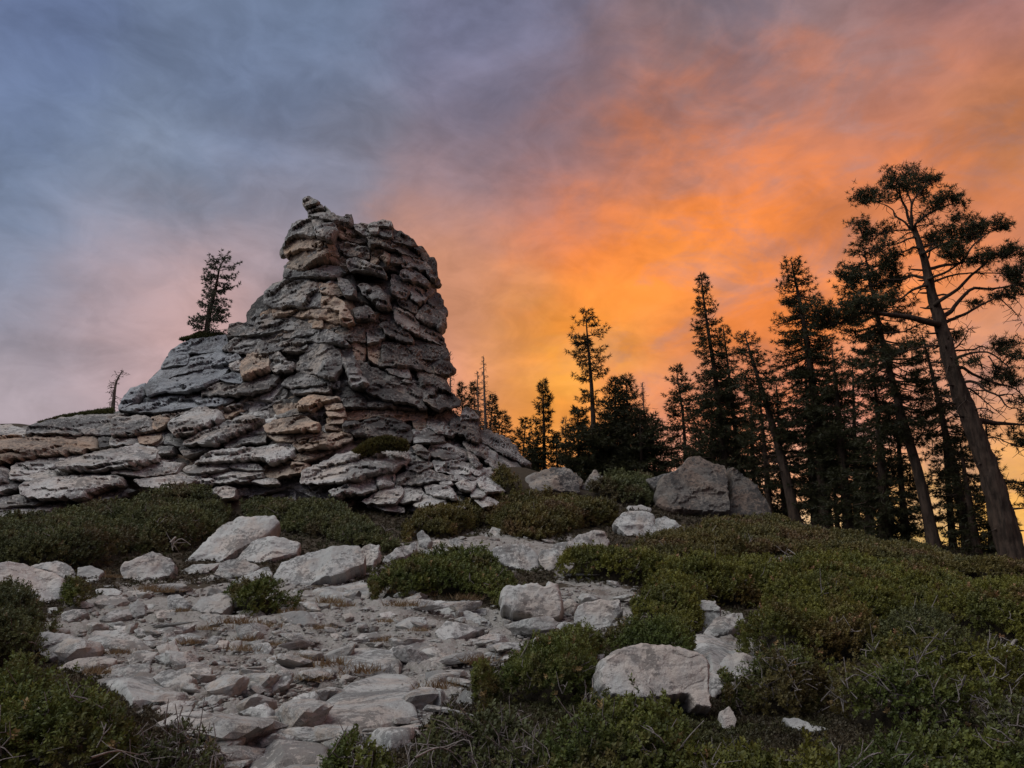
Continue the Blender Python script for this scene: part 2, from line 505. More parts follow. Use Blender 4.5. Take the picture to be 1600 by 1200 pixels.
# broken, layered granite plates in the bare ground
xy = np.stack([X[near] * 1.5 + 0.25 * fbm(np.stack([X[near], Y[near], 0 * X[near]], -1) * 1.5, 3), Y[near] * 1.9], -1)
f1, f2, cid = worley(xy)
hgt = ((_P[cid] % 97) / 97.0)
plate = hgt * 0.06 * smooth01((f2 - f1) / 0.12)
f1b, f2b, cidb = worley(xy * 3.3 + 5)
plate += ((_P[cidb] % 53) / 53.0) * 0.045 * smooth01((f2b - f1b) / 0.15)
dz = plate * mk_ + 0.02 * fbm(np.stack([X[near], Y[near], 0 * X[near]], -1) * 5, 4)
Z[near] += dz - 0.05 * mk_
n_r, n_a = X.shape
V = np.stack([X.ravel(), Y.ravel(), Z.ravel()], -1)
ii = np.arange(n_r - 1)[:, None] * n_a + np.arange(n_a)[None]
jj = np.roll(np.arange(n_a), -1)[None] + np.arange(n_r - 1)[:, None] * n_a
F = np.stack([ii, jj, jj + n_a, ii + n_a], -1).reshape(-1, 4)[:, ::-1]

m, g = mat('soil_and_granite')
P = g.n('ShaderNodeTexCoord').outputs['Object']
at_ = g.n('ShaderNodeAttribute', attribute_name='rubble').outputs['Fac']
soil = g.mix(g.noise(P, 7, 8, 0.7), (0.028, 0.021, 0.014, 1), (0.075, 0.058, 0.040, 1))
dg = g.mix(g.noise(P, 2.5, 8, 0.7), (0.17, 0.155, 0.13, 1), (0.29, 0.27, 0.245, 1))  # bare ground kept darker than the stones, painting in their contact shade
vo = g.n('ShaderNodeTexVoronoi'); g.put(vo.inputs['Vector'], P); vo.inputs['Scale'].default_value = 26
peb = g.n('ShaderNodeSeparateXYZ'); g.put(peb.inputs[0], vo.outputs['Color'])
dg = g.mix(g.ramp(peb.outputs[0], 0.2, 0.9, 0.0, 0.5), dg, (0.31, 0.28, 0.26, 1))
dg = g.mix(g.ramp(g.noise(P, 1.3, 6, 0.7), 0.53, 0.66, 0, 0.65), dg, (0.13, 0.098, 0.076, 1))
dg = g.v('SCALE', dg, scale=g.ramp(g.noise(P, 90, 3, 0.8), 0.3, 0.7, 0.7, 1.2))
edge = g.ramp(g.m('ADD', at_, g.m('MULTIPLY', g.m('SUBTRACT', g.noise(P, 3, 6, 0.7), 0.5), 0.9)), 0.12, 0.4)
col = g.mix(edge, soil, dg)
nb = bump(g, vo.outputs['Distance'], 0.5, 0.02)
nb = bump(g, g.noise(P, 14, 10, 0.75), 0.7, 0.05, nb)
fin(g, col, 0.95, nb, 0.1)
gr = mk('ground', V, F, m, kind='structure', label='sloping granite gravel and dark soil rising to the ridge')
a_ = gr.data.attributes.new('rubble', 'FLOAT', 'POINT'); a_.data.foreach_set('value', rub.ravel().astype(np.float32))
# ------------------------------------------------------------------ rocks built from outlines with real depth
def chaikin(p, k=0.18):
    q = np.roll(p, -1, 0)
    return np.stack([p * (1 - k) + q * k, p * k + q * (1 - k)], 1).reshape(-1, 2)


def poly_area(p):
    q = np.roll(p, -1, 0)
    return 0.5 * float((p[:, 0] * q[:, 1] - q[:, 0] * p[:, 1]).sum())


def rock_mesh(poly, plane, nrm, T, back, seed, sp=2.6, facets=4, rough=1.0, rk=0.24, under=0.45, jit=1.0, dip=0.0, fs=0.75, grow=0.0, rcap=9.0, frac=0.35, soft=1, bed_=0.2, radial=False):
    """poly: outline in photograph pixels; plane(px,py)->distance along Y of the rim; nrm: direction the front bulges towards;
    T: bulge in metres, back: depth behind the rim in metres"""
    rg = np.random.default_rng(seed)
    poly = np.array(poly, float)
    mn = poly.min(0); mx = poly.max(0); size = mx - mn
    Yc = float(np.mean(plane(poly[:, 0], poly[:, 1]))); ppm = FPX / Yc
    seg = max(sp * 1.3, 2.0)
    B = chaikin(resample(poly, seg * 3.0), 0.2) if soft else poly
    B = resample(B, seg)
    # irregular rim
    t = np.arange(len(B)); c = B.mean(0)
    nn = B - np.roll(B, 2, 0); nn = np.c_[-nn[:, 1], nn[:, 0]]; nn /= np.linalg.norm(nn, axis=1)[:, None] + 1e-6
    amp = min(3.2, 0.07 * size.min() + 0.35) * jit
    grow_px = grow
    nz = fbm(np.stack([B[:, 0] / 9.0, B[:, 1] / 9.0, np.full(len(B), seed * 0.37)], -1), 3)
    B = B + nn * (nz * amp + grow_px * (1 if poly_area(B) > 0 else -1))[:, None]
    # interior points
    k = max(sp, 0.5)
    gx = np.arange(mn[0] - 3, mx[0] + 3, k); gy = np.arange(mn[1] - 3, mx[1] + 3, k * 0.87)
    GX, GY = np.meshgrid(gx, gy); GX = GX + (np.arange(len(gy)) % 2)[:, None] * k * 0.5
    Q = np.c_[GX.ravel(), GY.ravel()] + rg.uniform(-0.18, 0.18, (GX.size, 2)) * k
    Q = Q[inside(Q, B)]
    nn2 = np.roll(B, -1, 0) - np.roll(B, 1, 0); nn2 = np.c_[-nn2[:, 1], nn2[:, 0]]; nn2 /= np.linalg.norm(nn2, axis=1)[:, None] + 1e-6
    if poly_area(B) < 0: nn2 = -nn2
    R1 = B + nn2 * k * 0.55; R1 = R1[inside(R1, B)]
    if len(R1): R1 = R1[seg_dist(R1, B) > k * 0.45]
    if len(Q): Q = Q[seg_dist(Q, B) > k * 1.15]
    Q = np.concatenate([Q, R1])
    allp = [Vector(p) for p in B.tolist()] + [Vector(p) for p in Q.tolist()]
    nb = len(B)
    edges = [(i, (i + 1) % nb) for i in range(nb)]
    vs, es, fs_, ov, oe, of = delaunay_2d_cdt(allp, edges, [], 1, 1e-4)
    P2 = np.array([tuple(v) for v in vs]); Fc = [f for f in fs_ if len(f) == 3]
    if not Fc: return None
    F = np.array(Fc)
    e = seg_dist(P2, B) / ppm
    e[e < 1e-4] = 0
    H = max(size[1], 1) / ppm; Wd = size[0] / ppm; mn_dim = min(H, Wd)
    vr = np.clip((mx[1] - P2[:, 1]) / max(size[1], 1), 0, 1)
    r = min(rk * mn_dim, rcap)
    re = r * (under + (1.25 - under) * vr)
    q = np.clip(e / re, 0, 1)
    dome = np.sqrt(1 - (1 - q) ** 2)
    u = (P2[:, 0] - (mn[0] + mx[0]) / 2) / ppm; v = ((mn[1] + mx[1]) / 2 - P2[:, 1]) / ppm
    w = T * dome * (1.05 - 0.35 * vr)
    for i in range(facets):                                   # broken faces
        a = rg.normal() * fs * .6; b = abs(rg.normal()) * fs * 0.9 - 0.15
        c0 = T * rg.uniform(0.62, 1.05)
        w = np.minimum(w, c0 - a * (u - rg.uniform(-.25, .25) * Wd) * min(1, T / (0.3 * mn_dim + .01)) * 0.6 - b * (v + rg.uniform(-.1, .3) * H) * 0.6)
    w = np.maximum(w, T * dome * 0.22)
    Y0 = plane(P2[:, 0], P2[:, 1])
    W0 = at(P2[:, 0], P2[:, 1], Y0)
    cd, sdp = math.cos(dip), math.sin(dip)
    xs = W0[:, 0] * cd + W0[:, 2] * sdp; zs = -W0[:, 0] * sdp + W0[:, 2] * cd
    s = min(1.0, mn_dim / 0.9)
    sc = 1.0 / max(0.25, min(1.0, mn_dim))
    nP = np.stack([xs * 0.9, W0[:, 1], zs * 2.0], -1)
    # ledges: thin beds weathered in and out, following the dip
    bed = zs * 3.3 * sc + 0.9 * fbm(nP * 0.7, 3) + seed * 1.7
    bf = bed - np.floor(bed); bi = np.floor(bed)
    hh = ((np.sin(bi * 127.1 + seed) * 43758.5) % 1.0)
    hn = ((np.sin((bi + 1) * 127.1 + seed) * 43758.5) % 1.0)
    ledge = hh + (hn - hh) * smooth01((bf - 0.78) / 0.22)
    disp = 0.035 * fbm(nP * 1.3 * sc, 4) + bed_ * (0.07 * (ledge - 0.5)) - bed_ * 0.05 * np.exp(-((bf - 0.93) / 0.06) ** 2)
    disp += 0.022 * fbm(W0 * 6.0 * sc ** .5, 3)
    wq = np.stack([xs * 0.33, W0[:, 1] * .33, zs * 0.72], -1)
    wq = wq + 0.16 * np.stack([fbm(nP * 1.1 + 5 * k, 3) for k in range(3)], -1)
    fa, ea = fracture(wq * sc, 0.085, 0.22, 0.16); fb, eb = fracture(wq * 2.9 * sc + 9, 0.03, 0.13, 0.05)
    disp += frac * (fa + fb - 0.06 * (1 - smooth01(ea / 0.05)) - 0.025 * (1 - smooth01(eb / 0.07)))
    w = w + disp * rough * s * np.clip(e / (0.12 * mn_dim + 1e-3), 0, 1)
    nrm = np.array(nrm, float); nrm /= np.linalg.norm(nrm)
    if radial:
        nrm = np.array([0, 0, EYE]) - W0; nrm /= np.linalg.norm(nrm, axis=1)[:, None]; nrm = nrm * .5 + np.array([0, -.5, .05])
    Vf = W0 + nrm * w[:, None]
    bw = back * (1 - (1 - np.clip(e / (0.5 * mn_dim), 0, 1)) ** 2) ** 0.5 + 0.02
    bdir = -nrm
    Vb = W0 + bdir * bw[:, None]
    n = len(P2)
    F = F if True else F
    # orient front faces towards the camera
    a_, b_, c_ = P2[F[:, 0]], P2[F[:, 1]], P2[F[:, 2]]
    ar = (b_[:, 0] - a_[:, 0]) * (c_[:, 1] - a_[:, 1]) - (b_[:, 1] - a_[:, 1]) * (c_[:, 0] - a_[:, 0])
    F = np.where((ar > 0)[:, None], F[:, ::-1], F)
    # boundary edges -> skirt
    E = np.concatenate([F[:, [0, 1]], F[:, [1, 2]], F[:, [2, 0]]]); key = np.sort(E, 1); kk = key[:, 0] * n + key[:, 1]
    un, inv, cnt = np.unique(kk, return_inverse=True, return_counts=True)
    be = E[cnt[inv] == 1]
    sk = np.concatenate([np.c_[be[:, 1], be[:, 0], be[:, 0] + n], np.c_[be[:, 1], be[:, 0] + n, be[:, 1] + n]])
    return np.concatenate([Vf, Vb]), np.concatenate([F, F[:, ::-1] + n, sk])


# ------------------------------------------------------------------ the great outcrop
SP_ = [(0, 830, 21), (200, 805, 22.3), (400, 805, 22.8), (620, 812, 23.3), (800, 780, 25.2), (0, 740, 22.7), (200, 730, 23.7), (400, 720, 25), (560, 740, 24.4), (700, 740, 25.4),
       (0, 665, 26.5), (190, 645, 28), (350, 640, 27.4), (450, 650, 26.6), (540, 640, 26.6), (620, 660, 27.2), (720, 650, 30), (760, 680, 31), (825, 727, 32), (818, 755, 30.5),
       (200, 600, 30), (300, 530, 31.5), (400, 560, 29.8), (480, 560, 28.8), (540, 540, 28.3), (600, 560, 29.2), (700, 560, 32),
       (385, 490, 31.5), (450, 450, 30.7), (520, 470, 29.3), (543, 430, 30.6), (600, 450, 30.8), (690, 470, 33.4), (450, 390, 31.2), (512, 380, 29.7), (545, 385, 31.2), (600, 380, 31.0), (670, 400, 33.6), (480, 320, 31.8), (600, 345, 31.8)]
_S = TPS(np.array([(a, b) for a, b, c in SP_]), [c for a, b, c in SP_], 300.0, 0.003)


def SURF(px, py): return _S(np.asarray(px, float), np.asarray(py, float))


CAVES = [(574, 434, 30, 9, 1.8), (524, 512, 17, 4, 1.2), (602, 396, 16, 7, 1.0), (345, 622, 42, 6, 1.3), (484, 543, 12, 6, 1.2), (665, 425, 20, 7, .9), (640, 500, 12, 7, .9), (283, 705, 12, 10, 1.0), (541, 395, 6, 40, .9), (573, 560, 4, 40, .7), (470, 600, 30, 5, .8), (100, 780, 40, 5, .9)]


def recess(px, py):
    r = 0
    for a, b, rx, ry, d in CAVES: r = np.maximum(r, d * np.exp(-(((np.asarray(px) - a) / rx) ** 2 + ((np.asarray(py) - b) / ry) ** 2) * 1.2))
    return r


SIL = [(-40, 668), (0, 666), (30, 668), (60, 662), (110, 650), (150, 645), (188, 643), (188, 634), (197, 620), (210, 610), (226, 604), (232, 596), (250, 575), (262, 560), (268, 550), (280, 537), (300, 529), (330, 524), (357, 522), (358, 515),
       (361, 507), (380, 505), (386, 503), (385, 490), (392, 480), (400, 468), (412, 460), (425, 452), (440, 442), (443, 430), (444, 420), (450, 412), (454, 404), (446, 398), (445, 388), (448, 378), (455, 362), (460, 354),
       (470, 347), (478, 345), (482, 338), (483, 328), (486, 322), (500, 326), (512, 335), (530, 342), (548, 345), (553, 354), (570, 352), (588, 350), (612, 350), (622, 362), (635, 369), (645, 380), (655, 388), (664, 397), (671, 405),
       (678, 410), (680, 430), (681, 445), (684, 460), (690, 478), (694, 489), (690, 508), (686, 518), (690, 525), (695, 540), (697, 555), (696, 570), (694, 588), (697, 600), (700, 615), (702, 635), (712, 648), (728, 660), (745, 668),
       (760, 676), (785, 690), (800, 705), (812, 725), (800, 745), (790, 765), (770, 785), (740, 792), (700, 798), (640, 806), (560, 806), (400, 812), (200, 812), (-40, 850)]

A4 = lambda *L: zoomed(400, 290, 4.444, L)
B4 = lambda *L: zoomed(180, 500, 4.0, L)
C4 = lambda *L: zoomed(480, 520, 4.0, L)
D4 = lambda *L: zoomed(0, 600, 4.0, L)
BL = [  # (material, forward offset in metres, outline)
 ('g', .25, A4((330,92),(345,84),(375,86),(412,100),(440,122),(404,134),(372,146),(345,148),(331,130))),
 ('g', .0, A4((360,215),(362,160),(400,126),(440,122),(462,152),(482,146),(488,160),(520,192),(560,206),(600,222),(640,206),(662,210),(670,282),(610,280),(560,262),(500,242),(420,226))),
 ('g', .1, A4((262,272),(300,256),(350,246),(385,224),(396,290),(413,356),(340,352),(262,350),(228,372),(202,432),(184,444),(198,398),(222,352),(244,300))),
 ('g', .25, A4((398,240),(500,238),(556,264),(560,330),(522,392),(470,376),(424,358),(404,300))),
 ('t', .0, A4((236,368),(320,358),(412,360),(470,380),(520,400),(562,440),(578,505),(540,492),(420,442),(330,442),(240,474),(212,500),(192,448))),
 ('t', -.1, A4((236,490),(330,452),(430,447),(540,492),(582,528),(602,562),(520,545),(420,556),(350,602),(280,604),(206,572),(240,520))),
 ('g', .2, A4((192,645),(206,572),(280,608),(380,604),(470,560),(590,565),(622,612),(560,642),(450,642),(330,642),(260,650))),
 ('t', -.25, A4((560,300),(600,275),(672,290),(722,330),(770,340),(752,402),(700,402),(620,388),(570,352))),
 ('g', .0, A4((678,278),(730,266),(792,275),(792,348),(742,348),(692,312))),
 ('g', .1, A4((788,266),(840,258),(850,290),(852,345),(790,346))),
 ('g', .25, A4((843,250),(880,240),(938,252),(948,296),(900,287),(845,280))),
 ('g', .1, A4((850,286),(946,298),(952,372),(900,362),(850,345))),
 ('d', .1, A4((950,312),(1010,322),(1060,356),(1112,402),(1128,434),(1050,424),(980,404),(945,378))),
 ('d', .2, A4((780,358),(860,358),(960,385),(1060,425),(1134,440),(1155,515),(1060,497),(980,452),(870,427),(790,428))),
 ('d', .05, A4((1128,420),(1164,436),(1200,492),(1190,545),(1142,512))),
 ('d', .2, A4((1196,503),(1240,508),(1250,560),(1256,640),(1238,655),(1195,562))),
 ('g', .5, A4((1025,488),(1100,493),(1182,542),(1222,602),(1240,668),(1180,605),(1080,567),(1018,562))),
 ('d', .3, A4((580,408),(640,398),(722,420),(782,440),(782,505),(740,512),(660,502),(620,484),(592,450))),
 ('g', .9, A4((636,512),(700,503),(790,540),(870,582),(905,615),(912,640),(840,612),(760,588),(690,578),(650,590))),
 ('t', .1, A4((800,440),(860,438),(932,482),(944,545),(905,562),(862,500),(832,562),(800,532))),
 ('d', .1, A4((938,478),(1022,488),(1024,556),(940,552))),
 ('g', .4, A4((1008,592),(1060,578),(1150,618),(1210,682),(1192,698),(1080,667),(1002,634))),
 ('g', .2, A4((945,618),(1002,638),(1070,678),(1072,742),(1042,795),(980,775),(938,742))),
 ('g', .15, A4((1070,678),(1190,700),(1245,722),(1192,785),(1132,832),(1080,792),(1062,742))),
 ('g', .05, A4((1240,738),(1270,758),(1294,800),(1324,892),(1250,872),(1180,822),(1210,772))),
 ('g', .25, A4((1180,828),(1316,900),(1310,1002),(1284,1024),(1180,962),(1106,922),(1150,852))),
 ('d', .3, A4((978,778),(1060,798),(1124,850),(1112,895),(1060,872),(1000,832))),
 ('g', .45, A4((716,686),(780,698),(872,718),(924,780),(942,862),(860,852),(790,792),(740,742))),
 ('g', .55, A4((576,638),(640,658),(694,740),(700,785),(620,764),(578,702))),
 ('g', .35, A4((60,740),(120,690),(200,650),(330,645),(424,678),(444,762),(452,842),(260,842),(120,852),(62,812))),
 ('t', .3, A4((428,678),(560,688),(604,762),(540,764),(450,742))),
 ('t', .5, A4((458,768),(540,758),(592,800),(644,872),(688,962),(640,978),(590,962),(580,880),(520,842),(450,842))),
 ('t', .2, A4((116,862),(250,850),(440,850),(522,850),(592,892),(602,968),(480,942),(380,922),(250,907),(128,922))),
 ('t', .35, A4((368,938),(467,930),(468,1002),(370,992))),
 ('g', .3, A4((676,858),(770,838),(832,902),(822,935),(700,935))),
 ('d', .35, A4((552,1010),(640,985),(752,988),(757,1084),(660,1084),(600,1062))),
 ('g', .3, A4((773,998),(860,996),(905,1052),(852,1084),(778,1104))),
 ('t', .15, A4((663,1098),(757,1094),(755,1220),(690,1220))), ('t', .2, A4((778,1112),(864,1094),(866,1270),(790,1210))),
 ('g', .3, A4((0,950),(120,928),(302,960),(304,1002),(150,1012),(0,1052))),
 ('g', .45, A4((328,1008),(500,1003),(602,1062),(654,1122),(560,1104),(430,1094),(340,1062))),
 ('g', .3, A4((-30,1062),(150,1028),(332,1050),(364,1132),(250,1172),(100,1152),(-40,1142))),
 ('g', .4, A4((956,848),(1060,878),(1134,952),(1134,1044),(1050,1014),(968,952))),
 ('g', .3, A4((1128,968),(1200,988),(1292,1038),(1316,1116),(1240,1094),(1138,1052))),
 ('d', .5, A4((866,958),(960,946),(1062,1020),(1094,1104),(1000,1084),(898,1032))),
 ('d', .3, A4((1098,1068),(1220,1098),(1316,1134),(1336,1214),(1098,1224))),
 ('d', .35, A4((878,1110),(1000,1088),(1082,1120),(1094,1230),(878,1240))),
 ('d', .4, C4((476,66),(600,56),(704,108),(794,178),(816,264),(700,232),(560,227),(446,212))),
 ('g', .7, C4((488,228),(634,223),(644,292),(560,278))),
 ('d', .4, C4((806,138),(862,158),(904,200),(930,232),(892,260),(850,270),(810,264),(780,190))),
 ('d', .3, C4((696,98),(790,54),(854,54),(884,130),(884,174),(820,142),(756,122))),
 ('d', .65, C4((296,168),(430,230),(560,280),(650,296),(560,330),(440,300),(370,355),(318,262))),
 ('d', .8, C4((400,300),(640,296),(722,370),(744,474),(640,444),(500,424),(368,362))),
 ('d', .7, C4((696,238),(812,268),(874,310),(894,370),(960,432),(944,452),(884,475),(800,484),(742,442),(708,350))),
 ('d', .15, C4((238,338),(352,348),(374,472),(226,462))),
 ('d', .25, C4((368,378),(560,430),(684,467),(670,484),(520,474),(378,464))),
 ('t', -.05, C4((228,475),(420,468),(560,475),(745,485),(744,532),(600,545),(440,524),(238,545))),
 ('d', .35, C4((238,548),(330,568),(440,528),(560,548),(644,588),(664,640),(642,684),(600,692),(480,654),(300,644),(228,612))),
 ('t', .0, C4((658,538),(742,548),(752,612),(680,614))),
 ('g', .1, C4((758,538),(850,558),(924,620),(904,654),(800,624),(750,592))),
 ('g', .3, C4((658,608),(750,598),(854,638),(864,684),(760,694),(668,684))),
 ('g', .35, C4((768,688),(880,698),(994,738),(1004,794),(900,794),(800,784),(758,754))),
 ('d', .5, C4((658,708),(720,698),(768,760),(752,794),(690,764))),
 ('d', .5, C4((906,538),(980,530),(1050,568),(1094,680),(1072,694),(1000,664),(928,624),(898,592))),
 ('g', .3, C4((956,545),(970,488),(1000,465),(1044,493),(1074,544))),
 ('g', .2, C4((970,553),(1068,545),(1070,612),(985,612))),
 ('g', .35, C4((976,668),(1060,678),(1119,718),(1124,804),(1070,774),(988,712))),
 ('g', .6, C4((998,738),(1052,778),(1089,832),(1050,844),(1018,802))),
 ('p', .8, C4((40,838),(180,768),(300,743),(500,728),(604,738),(644,790),(592,834),(562,864),(440,884),(330,924),(230,934),(-40,936),(-20,860))),
 ('p', .9, C4((140,992),(260,942),(400,898),(444,922),(434,982),(380,1004),(250,1014),(170,1034))),
 ('p', .7, C4((438,878),(530,866),(554,910),(534,954),(450,984),(430,932))),
 ('p', .9, C4((342,1052),(420,1012),(500,953),(584,958),(604,990),(564,1064),(450,1080))),
 ('p', .8, C4((578,958),(700,946),(729,1010),(692,1054),(600,1064),(566,1062))),
 ('g', .65, C4((556,898),(640,858),(760,856),(870,898),(1054,888),(1064,912),(960,934),(830,924),(720,944),(558,944))),
 ('g', .5, C4((648,708),(744,778),(784,840),(700,874),(620,854),(598,802))),
 ('p', .5, C4((786,798),(900,786),(1050,838),(1116,872),(1070,892),(940,884),(800,854))),
 ('p', .9, C4((738,958),(880,952),(929,1010),(924,1044),(820,1024),(743,1004))),
 ('p', .9, C4((664,1072),(740,1013),(864,1043),(869,1094),(790,1120),(700,1099))),
 ('p', .7, C4((1058,898),(1100,886),(1194,948),(1254,992),(1180,994),(1120,1004),(1068,952))),
 ('g', .6, C4((1028,1000),(1060,972),(1124,1010),(1092,1039),(1028,1024))),
 ('p', .6, C4((1048,1040),(1130,1028),(1199,1062),(1182,1084),(1100,1089))),
 ('p', .8, C4((404,1080),(520,1072),(604,1100),(602,1119),(500,1119))),
 ('p', .8, C4((826,1112),(980,1083),(989,1100),(900,1129))),
 ('p', .8, C4((826,928),(900,923),(909,952),(838,954))), ('p', .8, C4((928,940),(1042,912),(1054,950),(1022,989),(958,979))),
 ('g', .2, C4((1068,608),(1150,618),(1232,656),(1294,708),(1344,778),(1399,822),(1390,844),(1338,834),(1260,784),(1180,734),(1088,682))),
 ('g', .5, C4((1178,740),(1260,778),(1334,820),(1354,880),(1344,934),(1300,924),(1280,854),(1198,792))),
 ('g', .3, C4((1090,690),(1180,738),(1200,800),(1284,860),(1300,930),(1200,880),(1100,790))),
 # left hump
 ('g', .3, B4((700,108),(718,28),(770,20),(830,24),(990,58),(900,92),(800,107))),
 ('g', .2, B4((940,60),(1010,20),(1150,10),(1290,30),(1310,70),(1200,110),(1100,120),(980,100))),
 ('b', .3, B4((328,232),(352,190),(430,142),(520,118),(690,98),(704,152),(670,192),(520,204),(400,218))),
 ('b', .4, B4((286,302),(328,232),(464,218),(454,284),(360,292))),
 ('b', .35, B4((466,240),(660,198),(744,240),(744,292),(560,314),(400,352),(250,384),(196,404),(284,310),(450,292))),
 ('b', .75, B4((196,402),(260,372),(420,338),(560,308),(704,318),(664,372),(560,424),(430,454),(330,444),(260,454),(200,474),(186,432))),
 ('b', .4, B4((28,574),(36,530),(104,432),(192,398),(194,472),(112,534))),
 ('b', .3, B4((36,572),(180,486),(300,478),(480,468),(600,478),(744,500),(640,544),(500,554),(300,584),(180,584))),
 ('g', .5, B4((556,400),(680,368),(780,398),(960,348),(1034,350),(1002,404),(930,444),(800,464),(700,474),(540,474))),
 ('t', .7, B4((788,280),(838,203),(962,223),(974,322),(890,354),(798,384))),
 ('p', .7, B4((968,218),(1030,193),(1064,260),(1124,280),(1104,319),(990,324),(968,302))),
 ('b', .6, B4((688,252),(760,208),(784,240),(720,274))), ('p', .7, B4((716,290),(770,248),(794,280),(784,324),(728,314))),
 ('b', .7, B4((656,373),(740,323),(794,340),(794,404),(700,394))),
 ('g', .5, B4((666,180),(760,108),(900,128),(1000,168),(1104,182),(960,214),(820,204))),
 ('g', .5, B4((996,160),(1150,108),(1294,160),(1200,194),(1060,204))),
 ('g', .55, B4((1126,302),(1200,198),(1320,138),(1404,190),(1424,280),(1384,384),(1280,364),(1180,324))),
 ('g', .6, B4((1168,330),(1300,368),(1404,390),(1384,424),(1250,414),(1100,424),(1036,402),(1100,350))),
 ('g', .5, B4((1096,440),(1300,413),(1354,430),(1344,459),(1116,459))),
 ('t', .6, B4((1146,520),(1210,468),(1404,488),(1404,509),(1300,524),(1230,574),(1148,574))),
 ('t', .5, B4((1300,518),(1414,528),(1434,560),(1330,572))), ('t', .55, B4((1318,574),(1434,564),(1438,606),(1340,612))), ('t', .5, B4((1330,616),(1438,610),(1424,654),(1330,650))), ('t', .45, B4((1320,654),(1426,658),(1412,696),(1316,688))),
 ('t', .85, B4((926,660),(1040,613),(1160,598),(1274,648),(1274,694),(1130,699),(948,704))),
 ('d', .6, B4((1000,602),(1150,556),(1234,578),(1140,598),(1040,612))),
 ('t', .5, B4((948,720),(1134,708),(1124,764),(1018,764))), ('t', .4, B4((1130,700),(1300,698),(1300,722),(1140,760))),
 ('t', .7, B4((1116,770),(1280,718),(1464,698),(1474,742),(1370,794),(1150,819))),
 ('t', .5, B4((1096,862),(1360,788),(1354,822),(1200,884),(1128,884))),
 ('g', .4, B4((286,592),(420,558),(500,548),(544,560),(400,604),(328,624))),
 ('p', .9, B4((338,650),(440,588),(530,546),(600,558),(664,580),(678,622),(600,664),(500,704),(380,724),(348,692))),
 ('t', .6, B4((216,620),(290,598),(344,620),(344,652),(260,689))),
 ('p', .6, B4((-20,620),(200,618),(254,690),(130,714),(-20,734))),
 ('g', .8, B4((416,782),(500,718),(680,648),(840,598),(934,620),(854,674),(700,744),(620,784),(500,782))),
 ('g', .6, B4((676,770),(820,698),(934,700),(934,764),(820,774),(700,804))),
 ('p', .4, B4((-20,740),(150,718),(294,698),(304,742),(260,784),(100,784),(-20,794))),
 ('p', .8, B4((-20,830),(120,773),(180,768),(274,820),(264,884),(130,914),(-20,919))),
 ('g', .5, B4((256,790),(370,793),(364,834),(280,844))), ('g', .5, B4((406,800),(460,778),(604,783),(584,824),(430,854))),
 ('p', .8, B4((496,892),(600,828),(740,808),(900,798),(1060,768),(1124,790),(1124,854),(980,904),(920,874),(750,884),(600,889))),
 ('p', .6, B4((426,932),(540,893),(720,883),(704,934),(560,964),(450,959))),
 ('p', .6, B4((716,920),(760,888),(900,908),(934,944),(840,944))),
 ('p', .55, B4((396,992),(560,963),(720,928),(860,948),(934,950),(934,984),(800,1014),(600,1024),(440,1014))),
 ('t', .5, B4((936,910),(1180,878),(1234,932),(1100,974),(1000,989),(940,974))),
 ('p', .5, B4((-20,920),(250,888),(434,900),(384,964),(200,984),(-20,964))),
 ('p', .7, B4((848,1010),(1010,988),(1024,1027),(930,1034))), ('p', .8, B4((598,1060),(700,1038),(754,1060),(744,1112),(680,1124))),
 ('g', .35, B4((1400,60),(1474,160),(1544,350),(1604,420),(1480,434),(1438,300),(1398,180))),
 # left ledges
 ('p', .3, D4((-60,262),(60,260),(172,290),(174,320),(-60,324))),
 ('g', .3, D4((178,315),(200,268),(400,213),(600,188),(750,173),(1010,173),(1010,202),(704,217),(694,314),(450,314))),
 ('g', .6, D4((708,213),(920,203),(964,240),(944,294),(708,334))),
 ('t', .6, D4((948,208),(1040,213),(1064,250),(956,289))),
 ('t', .3, D4((-60,328),(350,313),(612,318),(604,402),(450,437),(200,459),(-60,500))),
 ('d', .3, D4((618,318),(724,350),(724,384),(628,404))),
 ('t', .4, D4((718,345),(862,323),(874,372),(728,394))), ('t', .4, D4((868,323),(1014,303),(1014,342),(960,384),(878,374))),
 ('p', .5, D4((56,592),(68,518),(200,468),(450,448),(600,428),(380,504),(250,544),(118,604))),
 ('p', .95, D4((356,502),(640,428),(860,373),(984,420),(994,462),(900,484),(860,524),(700,524),(560,554),(370,534))),
 ('p', .6, D4((128,582),(300,538),(362,550),(362,582),(200,614))),
 ('p', 1.1, D4((121,642),(220,593),(400,578),(600,568),(764,590),(764,634),(620,664),(540,714),(350,719),(250,714),(128,694))),
 ('g', .4, D4((-60,640),(62,610),(52,528),(-60,508))), ('g', .5, D4((-60,640),(144,598),(122,642),(-60,704))),
 ('p', .7, D4((-60,722),(130,698),(200,698),(304,740),(240,754),(-60,774))),
 ('p', .6, D4((-60,782),(140,763),(330,758),(454,770),(310,814),(-60,850))),
 ('g', .5, D4((328,718),(464,733),(464,759),(338,754))),
 ('g', .5, D4((518,742),(600,698),(780,648),(864,670),(700,744),(538,754))),
 ('p', .5, D4((856,570),(990,488),(1154,500),(1104,544),(960,584))), ('p', .4, D4((796,512),(990,478),(1064,480),(990,504),(870,544))),
 ('p', .6, D4((840,600),(960,590),(1150,560),(1260,600),(1100,660),(900,650))), ('g', .3, D4((-60,830),(300,810),(500,790),(700,770),(700,830),(300,860),(-60,900))),
 ('p', .3, D4((-60,850),(-60,720),(200,760),(440,770),(520,860))),
]
OUT = empty('rock_outcrop', at(450, 800, 25.0), label='towering layered granite outcrop with a narrow broken peak above stacked ledges', cat='rock outcrop')
